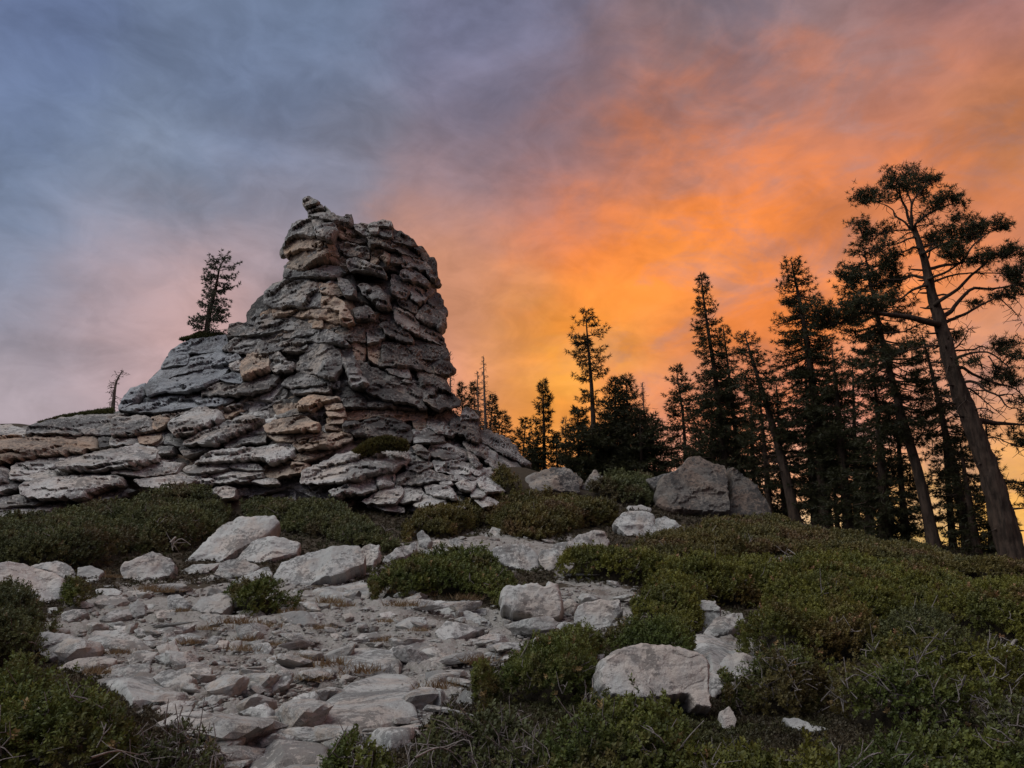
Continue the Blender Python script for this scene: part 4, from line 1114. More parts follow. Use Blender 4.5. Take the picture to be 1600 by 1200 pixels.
def leaf_mat(name, cols, trans=0.25, sc=2.0):
    m, g = mat(name)
    P = g.n('ShaderNodeNewGeometry').outputs['Position']
    a_ = g.m('MAXIMUM', g.n('ShaderNodeAttribute', attribute_name='tint').outputs['Fac'], g.n('ShaderNodeAttribute', attribute_name='tint_i', attribute_type='INSTANCER').outputs['Fac'])
    n_ = g.noise(P, sc, 4, 0.6)
    col = g.mix(g.ramp(n_, 0.38, 0.62), (*cols[0], 1), (*cols[1], 1))
    if len(cols) > 2: col = g.mix(g.ramp(g.noise(g.v('ADD', P, (9.0, 3.0, 1.0)), sc * 0.55, 4, 0.65), 0.52, 0.64, 0, 0.85), col, (*cols[2], 1))
    if len(cols) > 3: col = g.mix(g.ramp(a_, 0.90, 0.93), col, (*cols[3], 1))
    col = g.v('SCALE', col, scale=g.ramp(a_, 0, 0.9, 0.6, 1.35))
    b = g.n('ShaderNodeBsdfDiffuse'); g.put(b.inputs[0], col)
    t = g.n('ShaderNodeBsdfTranslucent'); g.put(t.inputs[0], col)
    mx = g.n('ShaderNodeMixShader'); mx.inputs[0].default_value = trans
    g.nt.links.new(b.outputs[0], mx.inputs[1]); g.nt.links.new(t.outputs[0], mx.inputs[2])
    gl = g.n('ShaderNodeBsdfGlossy'); gl.inputs['Roughness'].default_value = 0.55
    m2 = g.n('ShaderNodeMixShader'); m2.inputs[0].default_value = 0.02
    g.nt.links.new(mx.outputs[0], m2.inputs[1]); g.nt.links.new(gl.outputs[0], m2.inputs[2])
    o = g.n('ShaderNodeOutputMaterial'); g.nt.links.new(m2.outputs[0], o.inputs[0])
    return m


BARK = wood_mat('bark', (0.026, 0.019, 0.015), (0.068, 0.046, 0.034))
DEADW = wood_mat('dead_wood', (0.20, 0.17, 0.15), (0.33, 0.30, 0.27), 2)
SNAGW = wood_mat('snag_wood', (0.10, 0.075, 0.06), (0.16, 0.13, 0.11), 2)
NEEDLE = leaf_mat('needles', [(0.030, 0.031, 0.013), (0.044, 0.043, 0.017)], 0.2)
NEEDLE2 = leaf_mat('needles_grey', [(0.075, 0.085, 0.062), (0.095, 0.10, 0.068)], 0.2)


def tube(pts, rads, n=6, Vs=None, Fs=None, off=0):
    """tapered tube through points, returns verts, quads"""
    P = np.asarray(pts, float); R = np.asarray(rads, float); k = len(P)
    T = np.gradient(P, axis=0); T /= np.linalg.norm(T, axis=1)[:, None] + 1e-9
    up = np.array([0.3, 1, 0.1]) if abs(T[:, 2]).mean() > 0.6 else np.array([0, 0.1, 1.0])
    A_ = np.cross(T, up); A_ /= np.linalg.norm(A_, axis=1)[:, None] + 1e-9
    B_ = np.cross(T, A_)
    th = np.arange(n) * 2 * math.pi / n
    V = P[:, None] + R[:, None, None] * (np.cos(th)[None, :, None] * A_[:, None] + np.sin(th)[None, :, None] * B_[:, None])
    i = np.arange(k - 1)[:, None] * n; j = np.arange(n)[None]; j2 = (j + 1) % n
    F = np.stack([i + j, i + j2, i + n + j2, i + n + j], -1).reshape(-1, 4)
    return V.reshape(-1, 3), F


class Acc:
    def __init__(s): s.V = []; s.F = []; s.o = 0
    def add(s, V, F): s.V.append(V); s.F.append(F + s.o); s.o += len(V)
    def tube(s, p, r, n=6): s.add(*tube(p, r, n))
    def ok(s): return s.o > 0
    def make(s, name, m, parent, **kw): return mk(name, np.concatenate(s.V), np.concatenate(s.F), m, parent, **kw)


def spline(P, n):
    P = np.asarray(P, float); t = np.linspace(0, len(P) - 1, n); i = np.minimum(t.astype(int), len(P) - 2); f = (t - i)[:, None]
    Q = np.concatenate([[2 * P[0] - P[1]], P, [2 * P[-1] - P[-2]]]); a, b, c, d = Q[i], Q[i + 1], Q[i + 2], Q[i + 3]
    return 0.5 * (2 * b + (c - a) * f + (2 * a - 5 * b + 4 * c - d) * f ** 2 + (3 * b - a - 3 * c + d) * f ** 3)


def needles(C, D, L, Wd, k, rg, spread=0.9):
    """tufts at C pointing along D: k thin blades each"""
    C = np.asarray(C); D = np.asarray(D); n = len(C)
    D = D / (np.linalg.norm(D, axis=1)[:, None] + 1e-9)
    d = D[:, None] + rg.normal(size=(n, k, 3)) * spread
    d /= np.linalg.norm(d, axis=2)[..., None] + 1e-9
    l = L * rg.uniform(0.6, 1.15, (n, k, 1)) if np.isscalar(L) else L[:, None, None] * rg.uniform(.6, 1.15, (n, k, 1))
    w = Wd * rg.uniform(.7, 1.3, (n, k, 1)) if np.isscalar(Wd) else Wd[:, None, None]
    side = np.cross(d, rg.normal(size=(n, k, 3))); side /= np.linalg.norm(side, axis=2)[..., None] + 1e-9
    base = C[:, None] + 0 * d
    V = np.stack([base - side * w * 0.6 + d * l * .15, base + side * w * 0.6 + d * l * .15, base + d * l], 2)
    return V.reshape(-1, 3), np.arange(n * k * 3).reshape(-1, 3)


def foliage_obj(C, D, L, Wd, k, rg, m, parent, spread=0.9, name='crown'):
    V, F = needles(C, D, L, Wd, k, rg, spread)
    o = mk(name, V, F, m, parent, smooth=False)
    cl = np.repeat(rg.uniform(0, 0.9, len(C)), k) * 0.6 + rg.uniform(0, .9, len(F)) * 0.4
    face_attr(o, 'tint', cl)
    o['kind'] = 'stuff'
    return o


def world_trunk(px, Y, top_off=0.0, nseg=14, base_sink=0.4):
    """px: list of photograph pixels from base to top"""
    P = at(np.array([p[0] for p in px], float), np.array([p[1] for p in px], float), np.full(len(px), Y))
    return P


def conifer(px, Y, hw, label, r0=0.2, t0=0.1, dens=1.0, droop=-0.15, seed=1, m=None, tuft=0.20, blades=8, wd=0.027, bare=(), kind='fir', dead_low=0.0, name='fir_tree', cat='tree',
            group=None, gz=None, asym=0.0, lean_y=0.0, gap=0.0):
    """hw: (fraction of height, half width in photograph pixels) profile"""
    rg = np.random.default_rng(seed); m = m or NEEDLE
    if Y > 34 and kind != 'snag': dens *= 1.5; tuft *= 1.25; hw = [(a_, b_ * 1.22) for a_, b_ in hw]
    elif Y < 34: blades += 3; wd *= .68; tuft *= .9
    P = world_trunk(px, Y)
    P[:, 1] += np.linspace(0, 1, len(P)) * lean_y
    g0 = float(ground(P[0, 0], P[0, 1])) if gz is None else gz
    base = P[0].copy(); 
    if g0 < base[2] + 1.5: base[2] = min(base[2], g0) - 0.15
    P = np.concatenate([[base], P]) if base[2] < P[0, 2] - 0.2 else P
    base = P[0]
    T = spline(P, 26); seg = np.r_[0, np.cumsum(np.linalg.norm(np.diff(T, axis=0), axis=1))]; H = seg[-1]; tt = seg / H
    root = empty(name, base, label=label, cat=cat, group=group)
    r = r0 * (1 - tt) ** 0.85 + 0.018; r[0] *= 1.35; r[1] *= 1.1
    r = r * .85
    a = Acc(); a.tube(T, r, 9); a.make('trunk', BARK if kind != 'snag' else SNAGW, root)
    ppm = FPX / Y
    br = Acc(); C, D = [], []
    hx = [q[0] for q in hw]; hy = [q[1] / ppm for q in hw]
    nb = int(H * 9.5 * dens)
    ts = t0 + (1 - t0) * (np.arange(nb) + rg.uniform(0, 1, nb)) / nb
    for t in ts:
        if gap and gnoise(np.array([[t * 9.0, seed * 3.1, 0.5]]))[0] > 0.55 - gap and t < 0.93: continue
        p0 = np.array([np.interp(t, tt, T[:, k]) for k in range(3)])
        az_ = rg.uniform(0, 2 * math.pi)
        L = np.interp(t, hx, hy) * rg.uniform(0.55, 1.12) * (1 + asym * math.cos(az_)) + 0.05
        if kind == 'snag': L *= rg.uniform(.3, 1)
        el = droop + 0.75 * max(0, t - 0.75) / 0.25 * (0.6 if kind != 'snag' else .2) + rg.normal() * 0.13
        d = np.array([math.cos(az_) * math.cos(el), math.sin(az_) * math.cos(el), math.sin(el)])
        n = 5; s = np.linspace(0, 1, n)[:, None]
        sag = -0.14 * L * np.sin(s * 2.2) + (0.20 * L * s ** 2.5)
        q = p0 + d * L * s + np.array([0, 0, 1.0]) * sag * (1 if kind != 'snag' else -.3) + rg.normal(size=(n, 3)) * 0.035 * L * s
        br.tube(q, (0.010 + 0.017 * L) * (1 - s[:, 0] * 0.85) * min(1.6, .7 + r0 * 2), 3 if L < 1.2 else 4)
        if kind == 'snag' or t < dead_low or rg.random() < 0.05:
            for _ in range(int(3 + L * 2)):
                j = rg.integers(1, n); dd_ = d + rg.normal(size=3) * 0.7; l2 = rg.uniform(.12, .35) * L
                br.tube([q[j], q[j] + dd_ * l2 * .5, q[j] + dd_ * l2 + np.array([0, 0, rg.normal() * .05])], [0.012, .009, 0.005], 3)
            continue
        # side twigs carrying the needles
        side = np.cross(d, [0, 0, 1.0]); side /= np.linalg.norm(side) + 1e-9
        nt_ = max(3, int(L / 0.085))
        st_ = 0.18 if kind == 'fir' else 0.45
        for k in range(nt_):
            f = st_ + (1 - st_) * (k + rg.random()) / nt_; c0 = np.array([np.interp(f, s[:, 0], q[:, j]) for j in range(3)])
            sg = 1 if k % 2 else -1
            tl = (0.42 * L * (1 - f) + 0.10) * rg.uniform(.5, 1.1)
            dr = side * sg * 0.8 + d * 0.7 + np.array([0, 0, -0.12 + rg.normal() * .15])
            dr /= np.linalg.norm(dr)
            m_ = max(1, int(tl / (tuft * 0.55)))
            for z in range(m_):
                C.append(c0 + dr * tl * (z + .4) / m_ + rg.normal(size=3) * 0.02); D.append(dr + np.array([0, 0, .12]))
        C.append(q[-1]); D.append(d + np.array([0, 0, .3]))
    if br.ok(): br.make('branches', BARK if kind != 'snag' else SNAGW, root, kind='stuff')
    if C:
        C = np.array(C); D = np.array(D)
        C = np.concatenate([C, T[-1:] + 0 * C[:1]]); D = np.concatenate([D, [[0, 0, 1.0]]])
        foliage_obj(C, D, tuft, wd, blades, rg, m, root, 0.55 if kind == 'fir' else 0.8)
    return root


cone = lambda b, p=0.8: [(0, b), (0.15, b), (0.5, b * 0.62), (0.8, b * 0.3), (1.0, 2)]
# on and beside the outcrop
conifer([(322, 527), (327, 490), (337, 450), (343, 420), (349, 407)], 31.5, [(0, 28), (.12, 36), (.35, 31), (.52, 18), (.66, 28), (.78, 30), (.92, 24), (1, 14)], 'lone wind-bent conifer growing on top of the left shoulder of the outcrop',
        r0=0.13, t0=0.02, dens=2.1, seed=21, m=NEEDLE2, tuft=0.16, wd=.04, droop=0.1, gz=99, asym=.25, gap=.1)
conifer([(176, 643), (178, 622), (181, 600), (186, 588), (192, 579)], 29.5, [(0, 16), (.5, 14), (1, 7)], 'short bare snag with hooked tip on the left ledge of the outcrop', r0=0.075, kind='snag', dens=3.5, seed=22, name='dead_snag', cat='dead tree', gz=99)
# behind the tower
conifer([(704, 640), (703, 560), (704, 550)], 40, [(0, 20), (.6, 16), (1, 3)], 'bare dead snag peeping out right beside the tower', r0=0.09, kind='snag', dens=3.0, seed=23, name='dead_snag', cat='dead tree', droop=.1)
conifer([(759, 690), (757, 620), (755, 557)], 42, [(0, 30), (.4, 32), (.7, 16), (1, 3)], 'taller of two bare dead snags right of the tower', r0=0.19, kind='snag', dens=3.2, seed=24, name='dead_snag', cat='dead tree', droop=-.05)
conifer([(748, 690), (747, 630), (746, 580)], 41, [(0, 25), (.5, 25), (1, 3)], 'shorter of two bare dead snags right of the tower', r0=0.12, kind='snag', dens=3.2, seed=25, name='dead_snag', cat='dead tree', droop=-.05)
conifer([(740, 700), (741, 645), (741, 600)], 43, cone(30), 'thin fir growing among the two dead snags', seed=26, r0=.1, dens=1.9)
conifer([(765, 700), (768, 650), (770, 618)], 43, cone(32), 'small fir at the right foot of the two dead snags', seed=27, r0=.1, dens=1.9)
conifer([(784, 705), (784, 668), (785, 645)], 42, [(0, 30), (.7, 24), (1, 4)], 'small loose round topped conifer beyond the slab right of the tower', seed=28, r0=.09, dens=1.8)
conifer([(815, 745), (818, 700), (822, 655)], 40, [(0, 36), (.6, 26), (1, 3)], 'low ragged fir just left of the dense pointed fir', seed=29, r0=.1, dens=1.9)
conifer([(850, 760), (850, 680), (848, 597)], 39, [(0, 36), (.3, 34), (.6, 20), (.68, 10), (.85, 11), (1, 3)], 'dense dark pointed fir on the ridge between the tower and the tall thin pine', seed=30, r0=.16, dens=2.2, t0=.03)
conifer([(884, 755), (884, 700), (884, 655)], 41, [(0, 16), (.6, 10), (1, 3)], 'thin spindly young conifer between the pointed fir and the tall thin pine', seed=31, r0=.06, dens=.9, m=NEEDLE2, wd=.02)
conifer([(932, 765), (928, 680), (924, 600), (918, 530), (915, 486)], 37, [(0, 42), (.25, 42), (.48, 34), (.54, 14), (.60, 24), (.72, 20), (.84, 30), (.95, 14), (1, 5)], 'tall thin conifer with sparse upper branches standing above the left group', seed=32, r0=.2, dens=1.25, t0=.03, gap=.2, droop=-.05)
for i, (b, t, w, Yd, lb) in enumerate([((905, 760), (903, 640), 30, 38, 'fir left of the tall thin conifer, merged with its lower branches'), ((960, 760), (962, 592), 34, 38.5, 'dense fir just right of the tall thin conifer'), ((985, 762), (978, 588), 30, 37.5, 'broken topped dark fir in the middle of the left group'),
                                        ((1003, 762), (1000, 640), 32, 36.5, 'lower bushy fir in the left group'), ((1024, 765), (1018, 650), 30, 37, 'last dense fir at the right end of the left group'), ((945, 762), (946, 650), 34, 37, 'broad low fir at the foot of the tall thin conifer')]):
    conifer([b, ((b[0] + t[0]) / 2, (b[1] + t[1]) / 2), t], Yd, [(0, w * 1.25), (.3, w * 1.25), (.7, w * .95), (.9, w * .45), (1, 4)], lb, seed=40 + i, r0=.15, dens=2.3, t0=.02)
conifer([(1012, 760), (1008, 680), (1004, 598)], 37.4, [(0, 16), (.8, 12), (1, 2)], 'thin dead spire rising out of the right end of the left group', r0=0.08, kind='snag', dens=3.0, seed=47, name='dead_snag', cat='dead tree', t0=.5, droop=.1)
conifer([(722, 660), (722, 630), (722, 600)], 41, cone(24), 'small ragged fir pressed against the right edge of the tower', seed=92, r0=.08, dens=1.6)
conifer([(872, 762), (870, 715), (869, 680)], 40, cone(26), 'short fir between the pointed fir and the spindly young conifer', seed=93, r0=.09, dens=1.7)
# centre right
conifer([(1073, 765), (1070, 690), (1066, 640), (1060, 600), (1057, 574)], 36, [(0, 36), (.4, 30), (.6, 26), (.85, 20), (1, 5)], 'crooked ragged conifer left of the tall spire-topped fir', seed=50, r0=.14, dens=1.7, gap=.1, m=NEEDLE)
conifer([(1136, 770), (1130, 690), (1118, 590), (1104, 500), (1095, 429)], 31, [(0, 55), (.2, 55), (.4, 50), (.52, 45), (.6, 30), (.75, 22), (.9, 14), (1, 3)], 'tall spire-topped fir behind the big ridge boulder', seed=51, r0=.2, dens=3.2, t0=.04, tuft=.2, kind='fir')
conifer([(1160, 780), (1150, 680), (1136, 560), (1130, 510)], 33, [(0, 50), (.3, 46), (.6, 32), (1, 4)], 'second fir close behind the right side of the tall spire-topped fir', seed=52, r0=.17, dens=2.2, t0=.04)
conifer([(1098, 770), (1094, 710), (1090, 660)], 34, cone(34), 'low dark fir behind the top of the big ridge boulder', seed=53, r0=.12, dens=2)
conifer([(1246, 828), (1225, 730), (1200, 640), (1178, 570), (1163, 520)], 27.5, [(0, 20), (.3, 42), (.5, 40), (.7, 42), (.9, 34), (1, 14)], 'leaning pine with a bare lower trunk and thin flattish crown', seed=54, r0=.23, dens=1.5, t0=.28, gap=.08, dead_low=.4, droop=.02)
conifer([(1203, 808), (1198, 740), (1190, 650), (1186, 610)], 29, [(0, 26), (.5, 40), (.8, 30), (1, 5)], 'slender dark trunk with side foliage at the right end of the big ridge boulder', seed=55, r0=.14, dens=1.8, t0=.15)
conifer([(1228, 825), (1222, 760), (1215, 690)], 30, cone(36), 'young fir filling the gap under the leaning pine', seed=56, r0=.1, dens=1.6)
conifer([(1292, 838), (1285, 740), (1272, 620), (1255, 500), (1236, 406)], 27, [(0, 30), (.25, 55), (.45, 62), (.6, 56), (.75, 48), (.88, 34), (1, 10)], 'tall dense dark fir left of the great pine with a thick ragged crown', seed=57, r0=.26, dens=2.9, t0=.12, droop=-.2)
conifer([(1276, 832), (1268, 730), (1262, 640), (1258, 560)], 29, [(0, 40), (.4, 46), (.8, 30), (1, 6)], 'dark fir behind the tall dense fir', seed=58, r0=.2, dens=2.0, t0=.12)
conifer([(1328, 842), (1318, 740), (1308, 620), (1300, 545)], 26, [(0, 44), (.4, 50), (.75, 40), (1, 8)], 'dark fir just right of the tall dense fir', seed=59, r0=.2, dens=2.3, t0=.10)
conifer([(1385, 850), (1380, 760), (1372, 660), (1366, 590)], 24.5, [(0, 52), (.2, 56), (.5, 50), (.8, 40), (1, 10)], 'dense black fir with twin trunks in the thickest part of the grove', seed=60, r0=.24, dens=2.7, t0=.03, droop=-.2)
conifer([(1360, 848), (1356, 760), (1350, 680)], 25.5, [(0, 40), (.5, 44), (1, 8)], 'second dark trunk standing close to the twin-trunk fir', seed=61, r0=.18, dens=2.0, t0=.05)
conifer([(1462, 866), (1440, 760), (1412, 660), (1385, 560), (1366, 470), (1352, 400), (1347, 385)], 23.5, [(0, 10), (.35, 40), (.45, 60), (.6, 68), (.75, 66), (.88, 50), (1, 22)], 'slanting pine just left of the great pine, bare straight trunk below', seed=62, r0=.2, dens=2.0, t0=.34, gap=.06, kind='pine', blades=9, name='pine_tree')
conifer([(1515, 868), (1498, 770), (1478, 680), (1458, 590), (1440, 520)], 25, [(0, 30), (.3, 46), (.6, 46), (.85, 34), (1, 8)], 'thin conifer with see-through branches directly behind the great pine', seed=63, r0=.2, dens=1.3, t0=.15, gap=.08)
conifer([(1528, 872), (1515, 790), (1500, 690)], 23, [(0, 46), (.3, 46), (.7, 34), (1, 6)], 'low black fir at the foot of the great pine', seed=64, r0=.15, dens=2.4, t0=.03)
conifer([(1420, 860), (1415, 800), (1405, 730)], 24.5, [(0, 40), (.5, 30), (1, 4)], 'young dark fir beside the bare slanting trunk', seed=65, r0=.1, dens=1.6, t0=.03)
conifer([(1310, 845), (1306, 790), (1300, 720)], 26.5, [(0, 36), (.5, 30), (1, 4)], 'young fir among the trunks below the tall dense fir', seed=66, r0=.1, dens=1.6, t0=.03)

for i, (b, t, w, Yd, lb) in enumerate([((1340, 848), (1332, 560), 46, 28.5, 'fir behind and right of the tall dense dark fir, filling the gap'), ((1415, 858), (1398, 600), 44, 26.5, 'dark fir right behind the bare slanting trunk'),
                                        ((1490, 868), (1470, 610), 44, 26, 'dark fir between the slanting trunk and the great pine'), ((1228, 825), (1212, 590), 40, 31, 'fir behind the crown of the leaning pine'),
                                        ((1180, 800), (1172, 600), 36, 33, 'fir left of the slender trunk at the end of the big boulder'), ((1112, 775), (1112, 600), 38, 35, 'dark fir just behind the tall spire-topped fir'),
                                        ((1552, 885), (1540, 650), 34, 24.5, 'small fir hidden behind the lower trunk of the great pine')]):
    conifer([b, ((b[0] + t[0]) / 2, (b[1] + t[1]) / 2), t], Yd, [(0, w), (.3, w), (.7, w * .75), (.9, w * .4), (1, 4)], lb, seed=80 + i, r0=.14, dens=1.7, t0=.04, gap=.06)

# the great pine, traced limb by limb
def great_pine():
    Y0 = 21.0; rg = np.random.default_rng(99); ppm = FPX / Y0
    Z3 = lambda L: [(1290 + x / 5.161, 250 + y / 5.161) for x, y in L]
    Z4 = lambda L: [(1290 + x / 5.0, 460 + y / 5.0) for x, y in L]
    tr = [(1596, 905, 58), (1583, 872, 48), (1566, 810, 42), (1547, 740, 38), (1528, 690, 34), (1510, 640, 32), (1495, 600, 30), (1478, 540, 27), (1468, 500, 25), (1456, 460, 20), (1449, 424, 16), (1438, 385, 12.5), (1427, 355, 10)]
    P = at([t[0] for t in tr], [t[1] for t in tr], np.full(len(tr), Y0)); g0 = float(ground(P[0, 0], P[0, 1])); P[0, 2] = min(P[0, 2], g0) - .2
    root = empty('pine_tree', P[0], label='great old pine with massive trunk and twisted limbs, largest tree at the right', cat='tree')
    T = spline(P, 160); R = np.interp(np.linspace(0, len(tr) - 1, 160), range(len(tr)), [t[2] * .39 / ppm for t in tr])
    V, F = tube(T, R, 40)
    fl = fbm(V * np.array([7, 7, 1.6]), 4)
    ax = np.repeat(T, 40, 0); dr = V - ax; V = ax + dr * (1 + 0.22 * fl)[:, None]
    mk('trunk', V, F, BARK, root)
    st_ = Acc()
    for _ in range(46):
        j = int(rg.integers(8, 150)); a_ = rg.uniform(0, 6.28); d = np.array([math.cos(a_), math.sin(a_), rg.uniform(-.3, .4)]); l = R[j] + rg.uniform(.05, .4)
        st_.tube([T[j], T[j] + d * l * .7, T[j] + d * l + [0, 0, rg.normal() * .05]], [.035, .028, .012], 5)
    st_.make('branch_stubs', BARK, root, kind='stuff')
    limbs = [  # zoom, points, radius in px at base, depth swing (m, away +), foliage clumps in same zoom (x, y, rx, ry)
     (Z3, [(690,560),(640,500),(560,450),(542,400),(450,350),(350,330)], 4, .5, [(300,300,95,60),(390,270,70,60),(250,270,40,25)]),
     (Z3, [(690,540),(650,400),(605,300),(590,200),(560,140)], 5, -.3, [(460,190,80,60),(530,110,60,55),(590,230,70,60),(420,320,60,30)]),
     (Z3, [(690,500),(690,350),(660,250),(650,120)], 4.5, .2, [(640,110,60,55),(720,90,35,35),(640,200,70,60)]),
     (Z3, [(700,500),(700,350),(760,260),(850,180),(880,140)], 3.5, .9, [(740,180,75,70),(880,150,35,40),(810,140,25,22),(790,280,70,60),(720,240,60,50)]),
     (Z3, [(725,515),(800,450),(900,400),(1000,360),(1100,340)], 4, -.7, [(950,300,110,50),(1080,345,90,35),(1000,250,70,35),(860,350,60,40)]),
     (Z3, [(735,535),(850,520),(960,540),(1040,500)], 2.5, .5, [(1060,480,90,50),(780,470,60,40)]),
     (Z3, [(655,565),(550,570),(400,590),(290,600)], 3, .6, [(300,500,85,40),(400,590,130,45),(340,640,90,35),(240,500,30,30),(500,520,60,25)]),
     (Z3, [(665,635),(560,685),(430,700),(370,730)], 3, -.5, [(520,640,90,30)]),
     (Z3, [(660,590),(580,650),(480,720),(400,760)], 2, .3, []),
     (Z3, [(705,710),(600,750),(520,820),(470,870)], 3, .8, [(470,820,110,50),(570,770,90,40),(540,900,120,40)]),
     (Z3, [(765,625),(850,615),(960,610)], 2, .3, [(880,590,70,40),(860,660,60,40)]),
     (Z3, [(795,750),(900,700),(1050,635),(1180,580)], 5, -.8, [(1150,540,170,65),(1020,600,90,45),(1000,680,100,40)]),
     (Z3, [(830,880),(950,850),(1100,820),(1180,700),(1290,600),(1420,540)], 5, .9, [(1350,505,150,45),(1450,530,80,45),(1250,560,100,45),(1170,640,60,60)]),
     (Z3, [(830,780),(850,700),(870,650)], 3.5, .2, [(900,640,60,40)]),
     (Z3, [(850,950),(1000,890),(1100,830),(1200,820)], 5, -.9, [(1040,750,110,45),(940,720,60,40),(1200,800,110,45),(1080,690,80,35)]),
     (Z3, [(875,980),(1000,935),(1200,912),(1450,915),(1540,930)], 4, .6, [(1520,900,110,60),(1580,830,40,60),(1450,870,60,40)]),
     (Z3, [(905,1145),(1050,1050),(1200,910),(1330,790),(1430,750)], 6.5, -.5, [(1400,735,150,45),(1520,700,80,35),(1320,790,80,40),(1590,740,40,30)]),
     (Z3, [(1000,1230),(1060,1160),(1180,1040),(1350,1040),(1480,1015),(1640,985)], 7, .5, [(1540,960,90,40),(1600,1010,50,40),(1560,1080,70,25)]),
     (Z4, [(935,215),(1050,175),(1200,90),(1290,50),(1330,10)], 6, .8, [(1180,65,40,20),(1330,20,50,20)]),
     (Z4, [(1330,10),(1440,10),(1530,85)], 2.5, .1, [(1450,0,60,15)]),
     (Z4, [(1350,20),(1450,110),(1500,160),(1550,240)], 1.8, .1, []),
     (Z4, [(830,225),(700,190),(560,165),(420,150),(300,140),(200,190),(60,240)], 10, -.7, [(250,60,150,50),(80,120,140,45),(-60,90,140,50),(160,170,120,40),(400,60,150,50),(-20,210,110,40)]),
     (Z3, [(772,950),(690,930),(620,960),(480,970),(380,1010),(250,1020)], 5, .8, [(350,940,160,40),(200,930,100,35),(560,900,110,35),(130,1020,110,25),(90,920,30,22),(430,1010,110,30)]),
     (Z3, [(778,1020),(680,1060),(620,1115),(560,1130)], 5, -.4, [(470,1090,110,35)]),
     (Z3, [(775,1040),(720,1110),(680,1180)], 1.8, .4, []),
     (Z4, [(1020,440),(1150,430),(1210,410),(1270,420),(1340,450)], 3.5, .7, [(1430,370,120,45),(1500,420,80,40)]),
     (Z4, [(1030,495),(1150,455),(1280,455),(1400,540),(1450,590)], 4.5, -.4, [(1450,480,90,45),(1180,545,90,30)]),
     (Z4, [(1180,470),(1220,560),(1230,620)], 2, .1, []), (Z4, [(1270,480),(1330,580),(1290,600)], 2, .1, [(1370,620,90,40)]),
     (Z4, [(1060,570),(1200,650),(1350,700),(1480,740),(1600,850)], 5, .6, [(1330,640,110,40),(1480,650,110,50),(1230,690,70,30)]),
     (Z4, [(1100,680),(1180,690),(1250,750),(1350,790),(1400,860),(1460,890),(1560,875)], 4.5, -.5, []),
     (Z4, [(1340,790),(1440,780),(1500,820)], 2.5, .2, []),
     (Z4, [(1110,730),(1200,790),(1300,880),(1420,975)], 3, .5, []), (Z4, [(1250,750),(1130,760),(1340,840)], 2, .2, []),
     (Z4, [(1160,900),(1250,893),(1340,935)], 3, -.5, []),
     (Z4, [(1170,990),(1280,1000),(1400,1010),(1600,1020)], 12, .4, [(1520,1090,80,40),(1540,960,30,40)]),
     (Z4, [(980,295),(1050,287),(1120,285)], 1.5, .2, [(1020,340,20,45)]), (Z4, [(1015,420),(1080,350),(1122,268),(1148,287)], 2.6, .2, []),
     (Z4, [(1230,1130),(1330,1120),(1480,1180),(1600,1200)], 3, .3, [(1520,1150,80,30)]),
     (Z4, [(1290,1450),(1380,1440),(1500,1500)], 4, .3, []),
     (Z4, [(870,400),(700,420),(560,470),(420,560)], 4, .5, [(650,400,120,30),(500,450,130,50),(420,540,90,40)]),
     (Z4, [(960,560),(940,620),(930,680)], 2.6, -.55, []), (Z4, [(1080,780),(1090,830),(1040,880),(1035,950)], 3, -.55, []),
    ]
    tw = Acc(); C, D = [], []
    for zf, pts_, r, dy, cl in limbs:
        q = zf(pts_)
        tx = np.array([(a, b) for a, b, c in tr]); tl_ = np.concatenate([tx[i_] + (tx[i_ + 1] - tx[i_]) * np.linspace(0, 1, 12)[:, None] for i_ in range(len(tx) - 1)])
        dtk = np.hypot(tl_[:, 0] - q[0][0], (tl_[:, 1] - q[0][1])); j_ = int(dtk.argmin())
        if 3 < dtk[j_] < 32: q = [tuple(tl_[j_] + [0, 3])] + q
        n = len(q); L0 = np.hypot(q[-1][0] - q[0][0], q[-1][1] - q[0][1]) / ppm
        Yv = Y0 + dy * np.linspace(0, 1, n) ** 0.8 * min(2.0, .5 + L0 * .5)
        W0 = at([a for a, b in q], [b for a, b in q], Yv); S_ = spline(W0, 22)
        S_[1:] += 0.022 * np.stack([fbm(S_[1:] * 2.5 + k * 9, 3) for k in range(3)], -1) * min(1, r / 3)
        rr = (r * 0.62 / ppm) * (1 - np.linspace(0, 1, 22) * 0.82)
        lb = Acc(); lb.tube(S_, rr, 8); lb.make('limb', BARK, root)
        # dead twigs along the limb
        for _ in range(int(8 + L0 * 8)):
            j = rg.integers(5, 21); d = rg.normal(size=3) * [1, 1, .8] + [0, 0, -.35]; l = rg.uniform(.12, .45)
            d /= np.linalg.norm(d); mid = S_[j] + d * l * .5 + rg.normal(size=3) * .03
            tw.tube([S_[j], mid, S_[j] + d * l + rg.normal(size=3) * .05], [.011, .009, .005], 3)
        for (cx, cy, rx, ry) in cl:
            a, b = zf([(cx, cy)])[0]; sc_ = 5.161 if zf is Z3 else 5.0
            Yc = float(np.clip(Yv[-1], Y0 - 2, Y0 + 2)); c = at(a, b, Yc); ex, ez = rx / sc_ / ppm, ry / sc_ / ppm
            nsub = max(3, int(rx * ry / 900)); 
            for _ in range(nsub):
                u = rg.normal(size=3); u /= np.linalg.norm(u); u *= rg.random() ** .35
                e = c + u * [ex, (ex + ez) * .5, ez]
                j = int(np.argmin(((S_ - e) ** 2).sum(1))); j = max(0, min(21, j)); s0 = S_[j]
                mid = (s0 + e) / 2 + rg.normal(size=3) * .07 + [0, 0, -.05]
                path = spline([s0, mid, e], 6); tw.tube(path, np.linspace(.018, .007, 6), 3)
                for _2 in range(12):
                    f = rg.uniform(.55, 1.08); pp = s0 + (e - s0) * f + rg.normal(size=3) * [.13, .13, .085]
                    C.append(pp); D.append(rg.normal(size=3) * .8 + [0, 0, .5])
